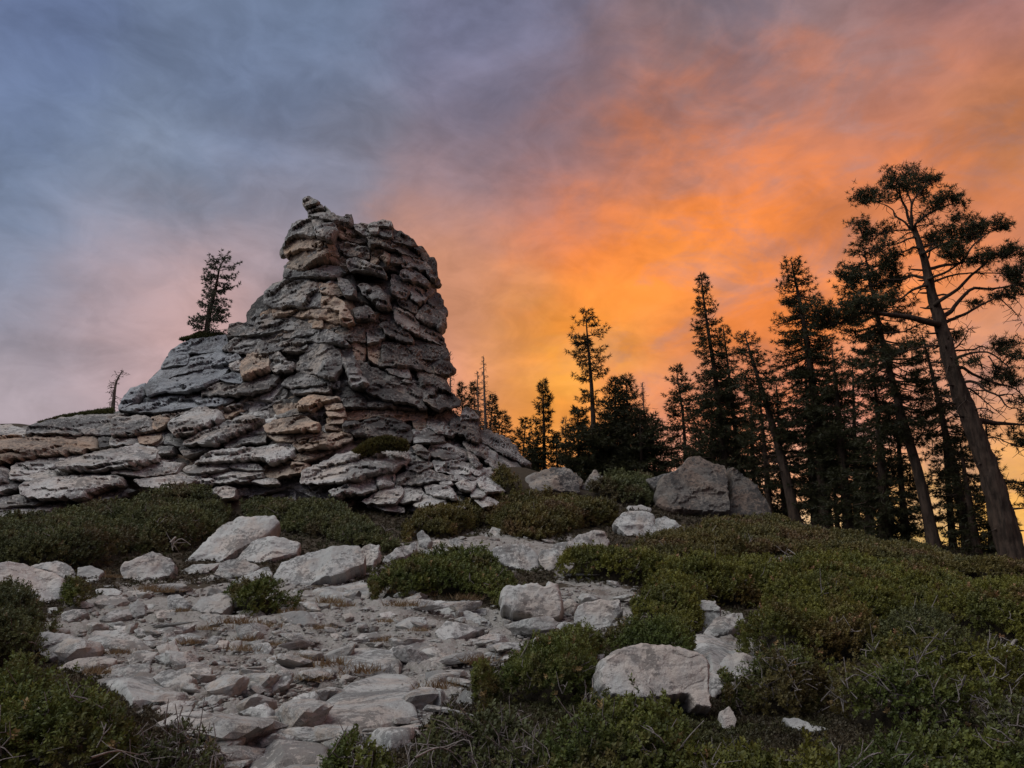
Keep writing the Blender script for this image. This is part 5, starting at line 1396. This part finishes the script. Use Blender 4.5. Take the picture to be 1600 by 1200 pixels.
    tw.make('twigs', BARK, root, kind='stuff')
    foliage_obj(np.array(C), np.array(D), .16, .014, 17, rg, NEEDLE, root, 1.0, 'needle_clusters')


great_pine()
# neighbour beyond the right edge whose boughs reach into view
conifer([(1700, 900), (1690, 760), (1672, 620), (1655, 500)], 23, [(0, 20), (.25, 90), (.5, 95), (.75, 80), (1, 20)], 'pine mostly outside the right edge, boughs reaching in beside the great pine', seed=71, r0=.28, dens=1.6, t0=.2, gap=.1, kind='pine', blades=9, name='pine_tree')
# ------------------------------------------------------------------ shrubs and heath
MZ = leaf_mat('heath_leaf', [(0.070, 0.074, 0.014), (0.118, 0.112, 0.018), (0.095, 0.058, 0.018), (0.20, 0.11, 0.055)], 0.25, 1.6)
MZ_B = leaf_mat('heath_leaf_brown', [(0.070, 0.064, 0.018), (0.10, 0.078, 0.020), (0.10, 0.058, 0.026), (0.18, 0.11, 0.06)], 0.25, 1.2)
MZ_D = leaf_mat('shrub_leaf_dark', [(0.058, 0.064, 0.024), (0.082, 0.084, 0.028), (0.085, 0.06, 0.028), (0.12, 0.09, 0.05)], 0.25, 1.3)
MZ_G = leaf_mat('shrub_leaf_green', [(0.058, 0.074, 0.016), (0.092, 0.100, 0.020), (0.080, 0.058, 0.020), (0.18, 0.12, 0.05)], 0.25, 2.2)
TWIG = wood_mat('twig_shade', (0.018, 0.014, 0.009), (0.035, 0.028, 0.018), 3)  # bush core brown lowered towards black, inner shade put into the colour
TWIG_G = wood_mat('twig_grey', (0.15, 0.12, 0.11), (0.26, 0.23, 0.21), 3)


# a leafy sprig, unit leaf length; bush foliage instances it with geometry nodes
def sprig_mesh(seed):
    rg = np.random.default_rng(seed); V = []; n = 15
    for k in range(n):
        hgt = (k / n) * 2.4 + rg.uniform(0, .2); a = k * 2.4 + rg.normal() * .3; el = rg.uniform(.35, 1.15)
        d = np.array([math.cos(a) * math.cos(el), math.sin(a) * math.cos(el), math.sin(el)]); sd = np.cross(d, [0, 0, 1.0]); sd /= np.linalg.norm(sd); sd += 0.3 * np.cross(d, sd) * rg.normal()
        b = np.array([d[0] * .12, d[1] * .12, hgt - .6]); l = rg.uniform(.8, 1.25)
        V += [b, b + d * l * .55 + sd * .27 * l, b + d * l, b + d * l * .55 - sd * .27 * l]
    V = np.array(V); F = np.arange(len(V)).reshape(-1, 4)
    me = mesh_data('sprig', V, F, None, False)
    at__ = me.attributes.new('tint', 'FLOAT', 'FACE'); at__.data.foreach_set('value', np.repeat(rg.uniform(0, .5, n), 1).astype(np.float32))
    return bpy.data.objects.new('sprig', me)


SPRIGS = [sprig_mesh(900 + i) for i in range(4)]
_NG = {}


def sprig_nodes(m):
    if m.name in _NG: return _NG[m.name]
    ng = bpy.data.node_groups.new('leafy_sprigs', 'GeometryNodeTree'); _NG[m.name] = ng
    ng.interface.new_socket('Geometry', in_out='INPUT', socket_type='NodeSocketGeometry'); ng.interface.new_socket('Geometry', in_out='OUTPUT', socket_type='NodeSocketGeometry')
    gi = ng.nodes.new('NodeGroupInput'); go = ng.nodes.new('NodeGroupOutput'); L = ng.links.new
    jn = ng.nodes.new('GeometryNodeJoinGeometry')
    for o in SPRIGS[::-1]:
        oi = ng.nodes.new('GeometryNodeObjectInfo'); oi.inputs['Object'].default_value = o
        sm = ng.nodes.new('GeometryNodeSetMaterial'); sm.inputs['Material'].default_value = m; L(oi.outputs['Geometry'], sm.inputs[0])
        g2 = ng.nodes.new('GeometryNodeGeometryToInstance'); L(sm.outputs[0], g2.inputs[0]); L(g2.outputs[0], jn.inputs[0])
    ip = ng.nodes.new('GeometryNodeInstanceOnPoints'); L(gi.outputs[0], ip.inputs['Points']); L(jn.outputs[0], ip.inputs['Instance']); ip.inputs['Pick Instance'].default_value = True

    def att(nm, typ):
        a = ng.nodes.new('GeometryNodeInputNamedAttribute'); a.data_type = typ; a.inputs['Name'].default_value = nm
        return [o for o in a.outputs if o.enabled and o.name == 'Attribute'][0]
    er = ng.nodes.new('FunctionNodeEulerToRotation'); L(att('rot', 'FLOAT_VECTOR'), er.inputs[0]); L(er.outputs[0], ip.inputs['Rotation'])
    L(att('scl', 'FLOAT'), ip.inputs['Scale']); L(att('var', 'INT'), ip.inputs['Instance Index']); L(ip.outputs[0], go.inputs[0])
    return ng


def sprig_points(name, C, N, l, tint, m, parent, rg, **kw):
    base = np.array(parent.location) if parent is not None else np.zeros(3)
    me = bpy.data.meshes.new(name); me.vertices.add(len(C)); me.vertices.foreach_set('co', (C - base).astype(np.float32).ravel())
    o = bpy.data.objects.new(name, me); COL.objects.link(o)
    if parent is not None: o.parent = parent
    th = np.arccos(np.clip(N[:, 2], -1, 1)); ph = np.arctan2(N[:, 1], N[:, 0])
    # euler XYZ: tilt about Y then turn about Z; a twist is folded into X
    rot = np.stack([rg.normal(size=len(C)) * .25, th, ph], -1)
    a = me.attributes.new('rot', 'FLOAT_VECTOR', 'POINT'); a.data.foreach_set('vector', rot.astype(np.float32).ravel())
    a = me.attributes.new('scl', 'FLOAT', 'POINT'); a.data.foreach_set('value', l.astype(np.float32))
    a = me.attributes.new('tint_i', 'FLOAT', 'POINT'); a.data.foreach_set('value', tint.astype(np.float32))
    a = me.attributes.new('var', 'INT', 'POINT'); a.data.foreach_set('value', rg.integers(0, 4, len(C)).astype(np.int32))
    md = o.modifiers.new('sprigs', 'NODES'); md.node_group = sprig_nodes(m); me.materials.append(m)
    return tag(o, kind='stuff', **kw)


def bush(poly, H, label, m=MZ, dens=1.0, seed=1, twigs=0.0, lump=1.0, name='manzanita_shrub', cat='shrub', group=None, yfix=None, leafk=1.0, floor=.16):
    rg = np.random.default_rng(seed); H = H * 1.1
    pp = resample(poly, 14); PA = np.array(poly, float)
    # front edge stands on the soil, back edge is seen over the top of the mound
    lift = np.zeros(len(pp))
    for i_, (x_, y_) in enumerate(pp):
        ys = []
        for j_ in range(len(PA)):
            (x1, y1), (x2, y2) = PA[j_], PA[(j_ + 1) % len(PA)]
            if (x1 - x_) * (x2 - x_) <= 0 and x1 != x2: ys.append(y1 + (x_ - x1) / (x2 - x1) * (y2 - y1))
        if len(ys) > 1 and max(ys) - min(ys) > 2: lift[i_] = (max(ys) - y_) / (max(ys) - min(ys))
    Yf = hit(pp[:, 0], pp[:, 1]); Yf = np.where(np.isfinite(Yf), Yf, 20.0)
    span = np.ptp(PA[:, 1]); lift = lift * np.minimum(H * .6, 0.4 * span / (FPX / Yf))
    Yd = np.array([hit([a_], [b_], c_)[0] for (a_, b_), c_ in zip(pp, lift)])
    if yfix is not None: Yd = np.full(len(pp), np.nan); Yd[:] = yfix
    ok = np.isfinite(Yd); pp, Yd = pp[ok], Yd[ok]
    G3 = at(pp[:, 0], pp[:, 1], Yd); fp = G3[:, :2]
    # room for the flanks
    c = fp.mean(0); mn, mx = fp.min(0), fp.max(0)
    Ym = float(np.median(Yd)); size = mx - mn
    gfun = _fast
    R = H * 0.75

    def height(q):
        e = seg_dist(q, fp); ins = inside(q, fp)
        e = np.where(ins, e, 0.0) + 0.07 * fbm(np.c_[q * 2.2, q[:, 0] * 0 + seed], 3) * (e < .6) + 0.04; e = np.where(ins, np.maximum(e, 0), 0)
        wv = 0.35 * fbm(np.c_[q * 0.9, q[:, 0] * 0 + seed], 2)
        f1, f2, ci = worley(q * (np.array([0.5, 0.85]) / lump) + wv[:, None])
        f1b, f2b, cb = worley(q * (3.0 / lump) + 7 + wv[:, None])
        lumps = floor + 0.95 * np.sqrt(np.clip(1 - (f1 / 0.72) ** 2, 0, 1)) * (0.6 + 0.5 * (_P[ci] % 31) / 31.0) + 0.15 * np.sqrt(np.clip(1 - (f1b / 0.7) ** 2, 0, 1))
        lumps = np.maximum(lumps, 0)
        return H * np.sqrt(np.clip(1 - (1 - np.clip(e / R, 0, 1)) ** 2, 0, 1)) * lumps, e
    # sample
    lo = mn - 0.1; hi = mx + 0.1; area = float(np.prod(hi - lo))
    # coarse estimate of leaf size by distance (never below 2 px)
    dist = lambda q: np.hypot(q[:, 0], q[:, 1])
    n_try = 0
    Ylo = max(2.5, lo[1])
    lmin = max(0.0175, 0.0026 * Ylo) * leafk
    n = int(min(area * 1.9 / (lmin ** 2) * dens, 700000))
    q = rg.uniform(lo, hi, (n, 2))
    l = np.maximum(0.0175, 0.0026 * np.maximum(q[:, 1], 2.5)) * leafk
    keep = rg.random(n) < (lmin / l) ** 2; q = q[keep]; l = l[keep]
    h, e = height(q); s = (e > 0.0) & (h > 0.04); q, h, l, e = q[s], h[s], l[s], e[s]
    # only what can be seen from this side of each mound stays dense: thin out steep far slopes
    dx = 0.05; hy, _ = height(q + [0, dx]); hx, _ = height(q + [dx, 0])
    gz = gfun(q[:, 0], q[:, 1]); gy = (gfun(q[:, 0], q[:, 1] + dx) - gz) / dx
    sy = (hy - h) / dx + gy; sx = (hx - h) / dx
    view = (gz + h - EYE) / np.maximum(q[:, 1], 1)
    facing = sy - view                       # positive = faces the camera
    slope = np.hypot(sx, sy); k = rg.random(len(q)) < np.clip(0.5 + facing * 2.2, 0.10, 1.0) * np.clip(0.45 + 0.45 * slope, 0, 1.6); 
    q, h, l, gz, sy, sx, slope = q[k], h[k], l[k], gz[k], sy[k], sx[k], slope[k]
    if len(q) == 0: return None
    d_in = rg.random(len(q)) ** 1.6
    z = gz + h * (1 - (0.40 + 0.5 * np.clip((slope - .6) / 1.5, 0, 1)) * d_in) + rg.normal(size=len(q)) * 0.018 + np.where(rg.random(len(q)) < 0.08, rg.uniform(0, 0.07, len(q)), 0)
    C = np.stack([q[:, 0], q[:, 1], z], -1)
    N = np.stack([-sx * 0.7, -sy * 0.7 - 0.15, np.ones(len(q))], -1); N /= np.linalg.norm(N, axis=1)[:, None]
    base = np.array([c[0], c[1], float(gfun(c[0], c[1]))])
    root = empty(name, base, label=label, cat=cat, group=group)
    N = N + rg.normal(size=N.shape) * .28; N /= np.linalg.norm(N, axis=1)[:, None]
    tl = rg.uniform(0, .9, len(q)); tl = np.where(rg.random(len(tl)) < 0.012, 0.97, tl)
    sprig_points('foliage', C, N, l * rg.uniform(.8, 1.3, len(q)), tl, m, root, rg)
    # added solid twig core, coloured dark for the shade under the leaves
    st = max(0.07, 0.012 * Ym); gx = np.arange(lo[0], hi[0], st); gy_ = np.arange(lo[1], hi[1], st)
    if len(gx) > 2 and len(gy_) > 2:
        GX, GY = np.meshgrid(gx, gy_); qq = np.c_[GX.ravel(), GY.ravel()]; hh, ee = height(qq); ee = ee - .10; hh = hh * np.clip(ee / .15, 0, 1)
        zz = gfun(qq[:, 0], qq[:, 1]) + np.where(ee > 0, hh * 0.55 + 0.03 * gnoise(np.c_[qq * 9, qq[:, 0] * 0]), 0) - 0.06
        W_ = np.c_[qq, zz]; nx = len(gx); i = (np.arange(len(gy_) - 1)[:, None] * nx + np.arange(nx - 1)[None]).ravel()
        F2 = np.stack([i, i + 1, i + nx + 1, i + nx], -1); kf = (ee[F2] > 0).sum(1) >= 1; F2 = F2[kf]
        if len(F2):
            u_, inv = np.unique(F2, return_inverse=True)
            mk('shade_core', W_[u_], inv.reshape(-1, 4), TWIG, root)
    if twigs > 0:
        tw = Acc(); nt_ = int(twigs * 26)
        w_ = C[rg.integers(0, len(C), nt_)]
        for p in w_:
            dd_ = np.array([rg.normal() * .8, rg.normal() * .5 - .2, abs(rg.normal()) * .8 + .15]); dd_ /= np.linalg.norm(dd_); L_ = rg.uniform(.08, .2) * (.6 + Ym / 14)
            p0 = p - dd_ * L_ * .75
            path = spline([p0, p0 + dd_ * L_ * .5 + rg.normal(size=3) * .03, p0 + dd_ * L_ + rg.normal(size=3) * .05], 6)
            tw.tube(path, np.linspace(.0045, .0018, 6) * (.6 + Ym / 9), 3)
            for _ in range(2):
                j = rg.integers(2, 5); d2 = dd_ + rg.normal(size=3) * .7
                tw.tube([path[j], path[j] + d2 * L_ * .22, path[j] + d2 * L_ * .4 + rg.normal(size=3) * .02], np.array([.004, .003, .0018]) * (.6 + Ym / 9), 3)
        tw.make('bare_twigs', TWIG_G, root, kind='stuff')
    return root


g_ = None
# far heath and ridge
bush(PX((1080,832),(1110,815),(1205,812),(1300,836),(1430,866),(1600,888),(1660,900),(1660,925),(1500,905),(1400,892),(1300,880),(1200,862),(1100,848)), .35, 'strip of dark heath along the ridge under the pines', MZ_B, seed=1, lump=1.5)
bush(PX((630,838),(650,806),(700,790),(760,776),(850,768),(930,776),(978,796),(952,822),(910,826),(880,836),(840,846),(790,836),(750,822),(700,842)), .5, 'wide brown-green heath sloping down from the outcrop to the stone row', MZ_B, seed=2, lump=1.6, twigs=1)
bush(PX((745,690),(775,712),(800,745),(830,765),(822,775),(790,775),(768,755),(752,728)), .5, 'dark heath in the hollow between tower and right-hand slab', MZ_B, seed=3)
bush(PX((905,760),(940,752),(985,748),(1022,748),(1020,795),(985,792),(940,780),(905,775)), .55, 'dark shrubs between the small ridge boulders and the big one', MZ_D, seed=4)
RIGHT = [  # outline in the photograph, material, label
 ((1095,852,1180,836,1270,850,1290,862,1180,870,1110,870), MZ_B, 'small olive heath clump between the ridge strip and the fallen branches'),
 ((975,865,1000,850,1040,842,1110,845,1175,862,1150,887,1060,895,1000,888), MZ_B, 'olive heath mound in front of the capped blocky boulder'),
 ((862,892,885,868,960,862,1020,880,1095,892,1080,917,1000,917,930,908,880,910), MZ, 'olive heath mound right of the cracked upright boulder'),
 ((1000,940,1015,905,1100,893,1200,893,1275,915,1240,948,1150,952,1080,946,1010,952), MZ, 'broad rounded heath mound above the grey block with the dark hollow'),
 ((1180,905,1250,888,1350,886,1450,903,1560,928,1700,948,1700,990,1560,968,1450,953,1330,938,1230,928), MZ, 'long heath mound running to the right edge below the ridge strip'),
 ((983,968,1000,935,1060,926,1100,938,1096,988,1050,998,1005,984), MZ, 'rounded heath clump left of the grey block with the dark hollow'),
 ((1185,938,1300,928,1400,943,1445,978,1380,990,1280,982,1195,970), MZ, 'heath mound in the middle of the right slope, level with the notched white boulder'),
 ((1395,950,1500,953,1700,983,1700,1035,1560,1016,1450,998), MZ, 'heath mound at the right edge above the small pale rock'),
 ((1150,1010,1172,975,1230,960,1320,970,1385,985,1390,1034,1290,1040,1195,1036), MZ, 'green heath mound beside the pale bare ledge with black shadow below it'),
 ((1365,992,1440,978,1520,1003,1565,1043,1480,1054,1385,1044), MZ_D, 'greyish twiggy heath mound right of the green one by the ledge'),
 ((1275,1036,1400,1034,1520,1048,1700,1058,1700,1115,1560,1104,1400,1090,1285,1070), MZ, 'wide heath mound in the lower right with a deep shadow gap above it'),
 ((1125,1100,1145,1065,1210,1046,1290,1060,1315,1102,1240,1130,1160,1120), MZ_G, 'heath mound just right of the biggest near boulder'),
 ((1285,1085,1380,1076,1500,1093,1565,1120,1505,1156,1400,1156,1305,1140), MZ_G, 'bright olive heath mound behind the nearest corner clump'),
 ((1495,1115,1600,1108,1720,1128,1720,1205,1600,1195,1515,1164), MZ_D, 'brownish heath mound at the right edge near the bottom'),
 ((1285,1172,1380,1150,1500,1160,1620,1180,1720,1210,1720,1300,1295,1300), MZ_G, 'nearest heath clump in the lower right corner'),
 ((1050,1160,1130,1138,1210,1152,1305,1178,1315,1300,1040,1300), MZ, 'mixed green and reddish heath at the bottom, below the low sunk rock'),
 ((838,1155,920,1120,1010,1122,1085,1138,1095,1300,838,1300), MZ_G, 'leafy heath at the bottom in front of the biggest near boulder'),
]
for i_, (q_, m_, lb_) in enumerate(RIGHT):
    near_ = max(q_[1::2]) > 1080
    bush([(q_[j_], q_[j_ + 1]) for j_ in range(0, len(q_), 2)], .36 if not near_ else .30, lb_, m_, seed=200 + i_, lump=1.5, twigs=2.2 if near_ else .8, floor=.38, group='heath mounds on the right slope')
bush(PX((640,1170),(670,1140),(740,1120),(800,1108),(850,1125),(860,1180),(850,1290),(600,1290),(610,1210)), .36, 'twiggy grey-brown heath at the bottom centre', MZ_D, seed=14, twigs=8, dens=.75)
bush(PX((735,1085),(780,1050),(850,1005),(905,995),(985,995),(1060,1005),(1085,1022),(1040,1022),(960,1020),(930,1045),(928,1100),(880,1112),(800,1105)), .30, 'green heath wrapped around the left side of the biggest near boulder', MZ_G, seed=15, twigs=1)
bush(PX((500,1215),(520,1185),(560,1175),(610,1180),(620,1290),(500,1290)), .28, 'small bright green shrub at the bottom edge of the rubble', MZ_G, seed=16, twigs=.5)
bush(PX((575,922),(590,900),(640,882),(700,876),(770,886),(815,905),(815,930),(790,962),(760,940),(700,934),(640,938),(595,935)), .42, 'oval dark green heath patch in the middle of the rocks', MZ_G, seed=17, twigs=1)
bush(PX((335,935),(370,922),(430,926),(472,940),(450,958),(390,964),(350,955)), .3, 'low green shrub between the lichen spotted block and the gravel', MZ_G, seed=18)
bush(PX((94,935),(110,918),(138,922),(146,940),(120,958),(95,952)), .3, 'tiny shrub beside the large pinkish boulder', MZ_G, seed=19)
bush(PX((-40,830),(60,815),(150,800),(215,800),(230,850),(160,888),(60,895),(-40,895)), .5, 'left part of the long dark shrub belt below the ledges', MZ_D, seed=20, twigs=1, lump=1.3)
bush(PX((195,800),(225,780),(270,768),(330,772),(358,800),(345,835),(290,862),(220,868),(190,850)), .6, 'tall dark shrub in front of the outcrop with reddish twigs', MZ_D, seed=21, twigs=2, lump=1.2)
bush(PX((366,790),(400,768),(450,770),(520,790),(560,812),(600,828),(640,838),(640,860),(600,866),(550,856),(500,842),(440,832),(390,818)), .5, 'dark green shrub band at the foot of the outcrop', MZ_D, seed=22, twigs=1, lump=1.2)
bush(PX((-60,950),(20,935),(60,945),(90,985),(70,1020),(60,1045),(-60,1050)), .5, 'brownish shrub at the left edge below the pinkish boulder', MZ_D, seed=23, twigs=1)
bush(PX((-60,1075),(40,1050),(100,1062),(160,1085),(212,1120),(215,1180),(190,1290),(-60,1290)), .46, 'big near green shrub in the lower left corner', MZ_G, seed=24, twigs=3)
bush(PX((190,1200),(230,1178),(300,1172),(345,1185),(350,1290),(190,1290)), .34, 'twiggy shrub at the bottom left beside the pale slab', MZ_D, seed=25, twigs=4, dens=.8)
bush(PX((1640,880),(1700,880),(1700,930),(1640,925)), .5, 'dark shrub just past the right edge', MZ_D, seed=26) if False else None


# shrubs growing on the outcrop itself
def ledge_shrub(poly, Yd, H, label, seed, m=MZ_D):
    rg = np.random.default_rng(seed); poly = np.array(poly, float); mn, mx = poly.min(0), poly.max(0)
    q = rg.uniform(mn, mx, (30000, 2)); q = q[inside(q, poly)][:4500]
    e = seg_dist(q, poly) / (FPX / Yd); yy = Yd - np.sqrt(e * 1.2) * 0.25 + rg.uniform(0, .5, len(q))
    C = at(q[:, 0], q[:, 1], yy); base = at(poly[:, 0].mean(), mx[1], Yd)
    root = empty('ledge_shrub', base, label=label, cat='shrub')
    foliage_obj(C, np.array([[0, -.3, 1.0]]) + rg.normal(size=C.shape) * .3, .13, .05, 3, rg, m, root, .7, 'foliage')


ledge_shrub([(552,706),(575,690),(605,683),(635,690),(638,704),(600,703),(575,712),(555,716)], 23.9, .4, 'dark green heath growing on a ledge at the foot of the tower', 31, MZ_B)
ledge_shrub([(60,662),(95,652),(150,643),(176,640),(176,650),(120,655),(62,668)], 27.6, .3, 'low fringe of shrubs along the top of the left ledge', 32)
ledge_shrub([(280,531),(300,526),(312,520),(330,523),(350,522),(340,530),(300,533)], 31.2, .3, 'creeping shrub around the foot of the lone conifer', 33)


# dry grass tufts
GRASS = leaf_mat('dry_grass_blades', [(0.22, 0.13, 0.06), (0.30, 0.20, 0.10)], .3, 3)
rg = np.random.default_rng(8)
gm = []
for i in range(4):
    n = 70; C = rg.normal(size=(n, 3)) * [.07, .07, 0]; V, F = needles(C, np.tile([0, 0, 1.0], (n, 1)), .13, .006, 2, rg, .38); me = mesh_data('dry_grass', V, F, GRASS, False); gm.append(me)
spots = [E5(q)[0] for q in [(935,600),(1000,530),(1160,500),(1275,525),(1230,585),(1200,635),(580,650),(470,750),(1440,690),(1530,780),(790,345),(550,270),(500,250),(1460,400),(730,330),(900,440),(1370,610)]] + \
        [R6(q)[0] for q in [(130,480),(160,520),(330,475),(390,490),(580,645),(180,730),(340,760),(250,820),(480,790),(730,600),(940,460),(650,430),(740,440),(650,490),(960,740),(1000,750),(830,860),(590,560),(300,590)]]
for i, (x, y) in enumerate(spots):
    Yd = hit([x], [y])[0]
    if not np.isfinite(Yd): continue
    p = at(x, y, Yd); o = bpy.data.objects.new('grass_tuft', gm[i % 4]); COL.objects.link(o); s = rg.uniform(.6, 1.1) * (.6 + Yd / 16)
    o.location = (p[0], p[1], float(_fast(p[0], p[1])) + .02); o.scale = (s * 1.5, s, s * .75); o.rotation_euler = (0, 0, rg.uniform(0, 6))
    tag(o, 'small tuft of dry rusty grass between the stones of the rubble', 'grass', 'dry grass tufts in the rubble')


# bleached dead branches
def dead_branch(pts_, r, label, seed, lift=.15, n=5):
    rg = np.random.default_rng(seed); Yd = hit([pts_[0][0]], [pts_[0][1]], lift)[0]
    W0 = at([a for a, b in pts_], [b for a, b in pts_], Yd + np.linspace(0, .35, len(pts_))); S_ = spline(W0, 14); S_[:, 1] -= .05
    a = Acc(); a.tube(S_, np.linspace(r, r * .35, 14), 6)
    for _ in range(n):
        j = rg.integers(3, 13); d = rg.normal(size=3) * [1, .6, .7]; d /= np.linalg.norm(d); l = np.ptp(S_[:, 0]) * rg.uniform(.2, .5) + .1
        a.tube(spline([S_[j], S_[j] + d * l * .5 + rg.normal(size=3) * .03, S_[j] + d * l], 6), np.linspace(r * .55, r * .2, 6), 4)
    mk('dead_branch', np.concatenate(a.V), np.concatenate(a.F), DEADW, None, origin=S_[0], label=label, cat='dead branch')


dead_branch([(268,848),(276,840),(270,852),(284,842),(300,852)], .02, 'bleached forked branch under the tall dark shrub', 1, .4)
dead_branch([(884,1110),(900,1118),(915,1108),(922,1090)], .006, 'white dead branch below the green heath beside the biggest boulder', 2, .3)
dead_branch([(1210,872),(1240,878),(1275,882),(1300,886)], .03, 'grey fallen branches on the bare patch under the pines', 3, .1, 9)
dead_branch([(1200,880),(1230,870),(1262,874)], .025, 'thin grey fallen stick left of the fallen branches', 4, .1, 6)
dead_branch([(1575,1010),(1582,1000),(1592,1006)], .02, 'short white stick on the pale rock at the right edge', 5, .1, 3)
dead_branch([(650,1180),(690,1165),(730,1185)], .005, 'pale thin dead branch in the twiggy heath at the bottom', 6, .3, 5)
dead_branch([(152,1180),(190,1170),(230,1176)], .005, 'pale bent twig in the near left shrub', 7, .35, 4)

# shrubs go on beyond both sides of the frame
for i_, (x_, y_, w_, h_) in enumerate([(1790, 940, 110, 36), (1960, 955, 120, 40), (1800, 1010, 110, 44), (1980, 1040, 130, 50), (1820, 1110, 120, 60), (2040, 1150, 150, 70), (1830, 1230, 130, 70),
                                        (-140, 960, 90, 44), (-270, 880, 120, 36), (-180, 1080, 120, 60), (-330, 1010, 130, 60), (-200, 850, 90, 30)]):
    bush([(x_ + w_ * math.cos(t_), y_ + h_ * math.sin(t_)) for t_ in np.linspace(0, 2 * math.pi, 13)[:-1]], .36, 'low heath mound outside the picture, past its %s edge' % ('right' if x_ > 0 else 'left'), MZ if i_ % 2 else MZ_G,
         seed=300 + i_, lump=1.5, floor=.38, dens=.6, group='heath mounds past the %s edge' % ('right' if x_ > 0 else 'left'))

# leaf litter, dead sprigs and low growth on the dark soil between the shrubs
LITTER = leaf_mat('litter', [(0.035, 0.028, 0.015), (0.060, 0.046, 0.026), (0.040, 0.042, 0.013)], .1, 1.5)  # litter browns darkened to paint in the shade of gaps between mounds
rg = np.random.default_rng(55)
_SL = [np.array([(-400, 810), (400, 800), (800, 790), (1000, 780), (1200, 815), (1660, 880), (2150, 940), (2150, 1260), (-400, 1260)], float)]
q = in_region(95000, _SL); pr = np.ones(len(q), bool)
for pg in RUBBLE: pr &= ~(inside(q, pg) & (seg_dist(q, pg) > 6))
q = q[pr]; Yd = hit(q[:, 0], q[:, 1]); ok = np.isfinite(Yd); q, Yd = q[ok], Yd[ok]
C = at(q[:, 0], q[:, 1], Yd); C[:, 2] = _fast(C[:, 0], C[:, 1]) + .012
N = rg.normal(size=C.shape) * [1, 1, .35] + [0, 0, .55]; N /= np.linalg.norm(N, axis=1)[:, None]
sprig_points('leaf_litter', C, N, np.maximum(.014, .0022 * C[:, 1]) * rg.uniform(.7, 1.3, len(C)), rg.uniform(0, .9, len(C)), LITTER, None, rg, label='brown leaf litter and low growth on the dark soil between shrubs')
